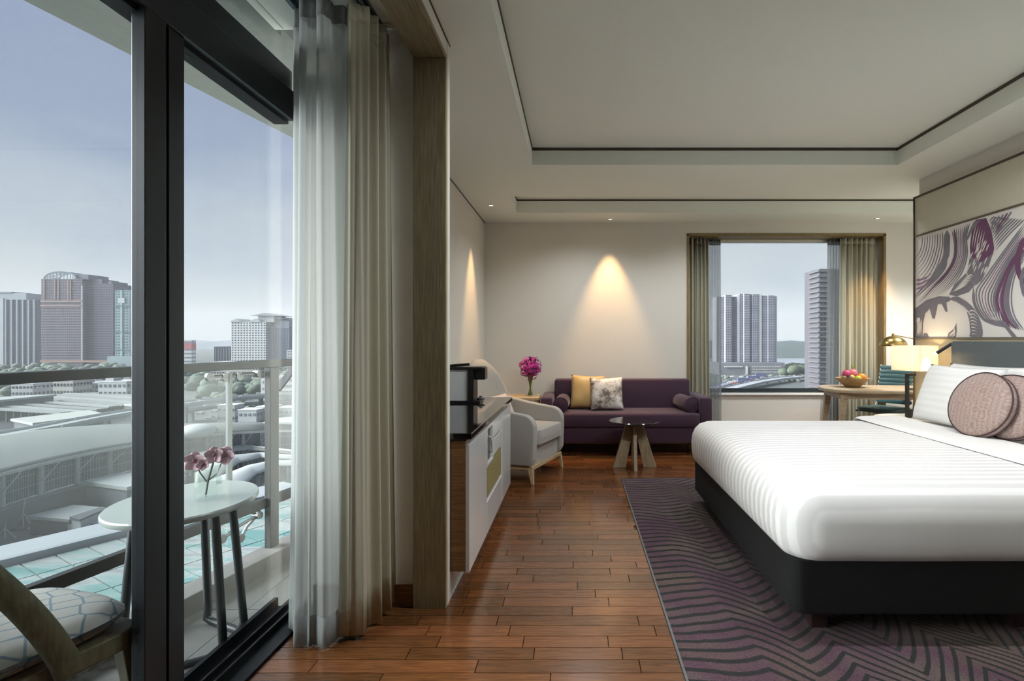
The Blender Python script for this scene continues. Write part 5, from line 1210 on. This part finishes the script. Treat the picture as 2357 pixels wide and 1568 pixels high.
for k in range(14):                                    # small white kiosks and parked cars by the viaduct
    x_, y_ = rg.uniform(450, 690), rg.uniform(945, 972); p = pz(x_, y_, GZ); t = T('parked_car', 'small parked car in the yard below the elevated road', 'car', tuple(p), group='parked cars')
    cc = rg.choice(((226, 228, 228), (120, 126, 132), (200, 204, 206))); m = MB(); m.box(-2.1, 2.1, -.9, .9, .35, .95).box(-1.3, 1.4, -.8, .8, .95, 1.5); m.build('body', Mx('car_paint', cc), t); m = MB(); m.box(-1.7, -1.1, -.95, .95, 0, .6).box(1.1, 1.7, -.95, .95, 0, .6); m.build('wheels', Mx('car_tyre', (60, 62, 66)), t)
for k, (a, b, yt, yy, lb) in enumerate(((500, 540, 934, 270, 'small white yard shed left of the glass edge'), (548, 590, 945, 255, 'white yard shed right of the glass edge'), (590, 625, 938, 262, 'white yard shed before the railing post'), (640, 690, 940, 265, 'white yard hall right of the railing post'))):
    bld('yard_shed', lb, a, b, yt, yy, 8, (218, 222, 222), (4, 2), (150, 158, 164), .5, .3, roof=.4)

# podium roof below the balcony: framed teal and white panes
ZR = -13
pr_ = T('podium_roof', 'teal and white glazed podium roof below the balcony', 'roof', (-35, 30, ZR-1))
A0, A1 = pz(-60, 1330, ZR), pz(760, 1120, ZR)
A0 = A0-(A1-A0)*.55
d = (A1-A0).normalized(); n_ = Vector((d.y, -d.x, 0))
L_ = (A1-A0).length
def teal_glass():
    m, nt, b = newmat('teal_marbled_pane'); N = nt.nodes.new; L = nt.links.new
    g = N('ShaderNodeNewGeometry'); mp = N('ShaderNodeMapping'); mp.inputs['Rotation'].default_value = (0, 0, R(-35)); mp.inputs['Scale'].default_value = (.10, .42, .3); L(g.outputs['Position'], mp.inputs[0])
    no = N('ShaderNodeTexNoise'); no.inputs['Scale'].default_value = 1; no.inputs['Detail'].default_value = 6; no.inputs['Distortion'].default_value = 1.2; L(mp.outputs[0], no.inputs['Vector'])
    cr = N('ShaderNodeValToRGB'); e = cr.color_ramp.elements; e[0].position = .40; e[0].color = srgb(96, 134, 130); e[1].position = .56; e[1].color = srgb(150, 156, 154); k = e.new(.66); k.color = srgb(124, 128, 126); k = e.new(.47); k.color = srgb(118, 146, 142)
    L(no.outputs['Fac'], cr.inputs[0]); L(cr.outputs[0], b.inputs['Base Color']); b.inputs['Roughness'].default_value = .35
    return m
TG = teal_glass(); nu, nv, W_ = 22, 9, 27
pm = None
for i in range(nu):
    for j in range(nv):
        a = A0+d*(L_*i/nu+.06)+n_*(W_*j/nv+.06); du, dv_ = d*(L_/nu-.12), n_*(W_/nv-.12)
        MB().hexa([a, a+du, a+du+dv_, a+dv_], [q+Vector((0, 0, .12)) for q in (a, a+du, a+du+dv_, a+dv_)]).build('pane', TG, pr_, w=1)
MB().hexa([A0-Vector((0, 0, .8)), A1-Vector((0, 0, .8)), A1+n_*W_-Vector((0, 0, .8)), A0+n_*W_-Vector((0, 0, .8))], [q-Vector((0, 0, .01)) for q in (A0, A1, A1+n_*W_, A0+n_*W_)]).build('deck', Mx('podium_frame', (206, 214, 212)), pr_, w=1)
m = MB(); a, b = A0-n_*.3, A1-n_*.3; m.hexa([a-Vector((0, 0, .5)), b-Vector((0, 0, .5)), b-n_*.5-Vector((0, 0, .5)), a-n_*.5-Vector((0, 0, .5))], [q+Vector((0, 0, .55)) for q in (a, b, b-n_*.5, a-n_*.5)]); m.build('parapet', Mx('podium_parapet', (172, 178, 184)), pr_, w=1)
a, b = A0-n_*8, A1-n_*8; m = MB(); m.hexa([a-Vector((0, 0, 2)), b-Vector((0, 0, 2)), b+n_*7-Vector((0, 0, 2)), a+n_*7-Vector((0, 0, 2))], [q-Vector((0, 0, .6)) for q in (a, b, b+n_*7, a+n_*7)]); m.build('outer_ledge', Mx('podium_ledge', (186, 192, 196)), pr_, w=1)
MB().hexa([(A0-n_*8).xy.to_3d()+Vector((0, 0, GZ)), (A1-n_*8).xy.to_3d()+Vector((0, 0, GZ)), (A1+n_*W_).xy.to_3d()+Vector((0, 0, GZ)), (A0+n_*W_).xy.to_3d()+Vector((0, 0, GZ))], [q-Vector((0, 0, 2.1)) for q in (A0-n_*8, A1-n_*8, A1+n_*W_, A0+n_*W_)]).build('walls', Mx('podium_wall', (180, 186, 190)), pr_, w=1)

# ---- view from the back window
Y = 640
ct_ = T('condo_tower', 'cluster of slim grey and white condominium towers', 'building', ((1726-CX)*Y/F, Y+20, GZ))
def cw(nm, xa, xb, yt, dy, c, wins=None, wc=(96, 98, 114), fx=.75, fz=.6):
    x0, x1 = (xa-CX)*Y/F, (xb-CX)*Y/F; z1 = EYE-(yt-CY)*Y/F; zb = EYE-(834-CY)*Y/F
    o_ = MB().box(x0, x1, Y+dy, Y+dy+20, GZ, z1).build(nm, Mx('condo_'+nm, c, .06), ct_, w=1)
    if wins: m = MB(); winface(m, x0, x1, zb, z1, Y+dy, wins[0], wins[1], fx, fz); m.build('windows', wmat(wc), o_, w=1, kind='stuff')
cw('shaft', 1652, 1672, 682, 6, (186, 188, 200), (3, 40)); cw('shaft', 1670, 1684, 679, 0, (202, 204, 214), (3, 40)); cw('shaft', 1684, 1700, 682, 5, (176, 178, 192), (3, 40))
cw('white_pier', 1699, 1704, 678, 3, (214, 216, 222)); cw('shaft', 1703, 1712, 676, 2, (182, 184, 198), (2, 40)); cw('shaft', 1712, 1725, 676, -1, (212, 214, 224), (3, 40)); cw('shaft', 1725, 1732, 677, 2, (172, 174, 188), (2, 40))
cw('shaft', 1732, 1745, 677, 0, (200, 202, 214), (3, 40)); cw('white_pier', 1744, 1754, 677, 1, (216, 218, 222)); cw('shaft', 1753, 1768, 680, 2, (186, 188, 202), (3, 40)); cw('shaft', 1768, 1783, 680, 0, (194, 196, 208), (3, 40)); cw('white_pier', 1783, 1790, 681, 2, (210, 212, 218))
x0, x1 = (1648-CX)*Y/F, (1796-CX)*Y/F
MB().box(x0, x1, Y-14, Y+40, GZ, EYE-(834-CY)*Y/F).build('podium', Mx('condo_podium', (138, 140, 146), .25, .1), ct_, w=1)
m = MB(); winface(m, x0+38, x1-4, EYE-(858-CY)*Y/F, EYE-(840-CY)*Y/F, Y-14, 18, 3, .7, .45, .5); m.build('podium_windows', wmat((206, 208, 208)), ct_, w=1, kind='stuff')
for xa, xb, yy in ((1660, 1700, 842), (1708, 1712, 842)): MB().box((xa-CX)*Y/F, (xb-CX)*Y/F, Y-16, Y-14, EYE-(yy+(2 if xa < 1700 else 20)-CY)*Y/F, EYE-(yy-CY)*Y/F).build('ledge', Mx('condo_ledge', (218, 220, 222)), ct_, w=1)
Y = 400
t, x0, x1, z1 = bld('apartment_tower', 'pinkish grey apartment tower with jutting balconies', 1886, 1930, 619, Y, 26, (108, 106, 112), (5, 24), (66, 68, 78), .6, .45, sidew=False)
m = MB()
for k in range(25):
    z_ = GZ+2+(z1-GZ-2)*k/24.5; m.box(x0-1.4, x1, Y-1.2, Y+16, z_-.35, z_+.6)
m.build('balcony_slabs', Mx('apartment_slab', (124, 121, 126)), t, w=1, kind='stuff')
# wooded ridge and river
m = MB(); r2 = random.Random(8)
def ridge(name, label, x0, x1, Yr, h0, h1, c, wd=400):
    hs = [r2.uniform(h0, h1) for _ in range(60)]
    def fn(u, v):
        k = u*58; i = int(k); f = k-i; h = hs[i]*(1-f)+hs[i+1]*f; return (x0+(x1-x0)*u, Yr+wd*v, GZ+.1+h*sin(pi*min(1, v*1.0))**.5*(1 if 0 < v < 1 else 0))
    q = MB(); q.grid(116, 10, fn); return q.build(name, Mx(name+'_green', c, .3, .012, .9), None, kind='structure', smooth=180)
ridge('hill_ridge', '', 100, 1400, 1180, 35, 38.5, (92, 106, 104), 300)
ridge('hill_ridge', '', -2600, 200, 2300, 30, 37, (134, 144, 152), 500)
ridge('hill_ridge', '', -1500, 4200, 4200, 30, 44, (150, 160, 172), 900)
MB().box(150, 1400, 690, 1175, GZ, GZ+.06).build('river', Mx('river_water', (182, 188, 200), .05, .02, .25, .5), None, kind='structure')
pts = []
for k in range(46):
    Yk = rg.uniform(600, 690); xk = rg.uniform(1800, 1868); pts.append(((xk-CX)*Yk/F, Yk, GZ+4+3*sin((xk-1800)/22), rg.uniform(4, 7)))
woods('riverside_trees', 'green trees along the river seen through the window', pts, (104, 116, 96))
pts = []
for k in range(70):
    Yk = rg.uniform(520, 600); xk = rg.uniform(1650, 1900); pts.append(((xk-CX)*Yk/F, Yk, GZ+.6, rg.uniform(1.5, 3.2)))
woods('roadside_shrubs', 'grey green shrubs beyond the curved flyover', pts, (128, 136, 124))
viaduct('flyover', 'curved flyover seen through the back window', [(1640, 905), (1690, 892), (1740, 880), (1790, 872), (1840, 867), (1900, 864), (1980, 863)], 12, -36, (196, 198, 204))
viaduct('flyover', 'second road with blue buses below the condominium', [(1640, 892), (1680, 881), (1720, 874), (1770, 869), (1800, 866)], 10, GZ+1.4, (150, 156, 176))
for k in range(16):
    x_, y_ = rg.uniform(1666, 1760), rg.uniform(868, 892); p = pz(x_, y_, GZ+1.5); t = T('road_car', 'small car on the roads below the condominium', 'car', tuple(p), group='road cars'); cc = rg.choice(((232, 234, 236), (120, 126, 140), (190, 120, 116), (214, 216, 220)))
    m = MB(); m.box(-2.2, 2.2, -1, 1, .3, .95).box(-1.3, 1.4, -.85, .85, .95, 1.5); m.build('body', Mx('road_car_paint', cc), t); m = MB(); m.box(-1.8, -1.1, -1.05, 1.05, 0, .6).box(1.1, 1.8, -1.05, 1.05, 0, .6); m.build('wheels', Mx('road_car_tyre', (60, 62, 66)), t)
for k, (x_, y_, lb) in enumerate(((1735, 873, 'blue coach nearest the condominium podium'), (1752, 868, 'blue coach second from the podium'), (1712, 878, 'blue coach nearest the window corner'))):
    p = pz(x_, y_, GZ+1.5); t = T('coach', lb, 'bus', tuple(p)); m = MB(); m.box(-6, 6, -1.3, 1.3, .4, 3.2); m.build('body', Mx('coach_blue', (112, 120, 166)), t); m = MB(); m.box(-5.6, 5.4, -1.34, 1.34, 1.7, 2.7); m.build('window_band', Mx('coach_glass', (80, 86, 106)), t); m = MB(); m.box(-4.4, -3.4, -1.35, 1.35, 0, .9).box(3.2, 4.2, -1.35, 1.35, 0, .9); m.build('wheels', Mx('coach_tyre', (56, 58, 62)), t)

# ------------------------------------------------------------------ thin haze over the town
hm = bpy.data.materials.new('town_haze'); hm.use_nodes = True; nt = hm.node_tree; nt.nodes.remove(nt.nodes['Principled BSDF'])
vsn = nt.nodes.new('ShaderNodeVolumeScatter'); vsn.inputs['Color'].default_value = (.93, .96, 1, 1); vsn.inputs['Density'].default_value = .00013
nt.links.new(vsn.outputs[0], nt.nodes['Material Output'].inputs['Volume'])
MB().box(-3000, 3000, 60, 3600, GZ-.5, 170).build('haze', hm, None, kind='stuff', label='thin grey haze lying over the town')
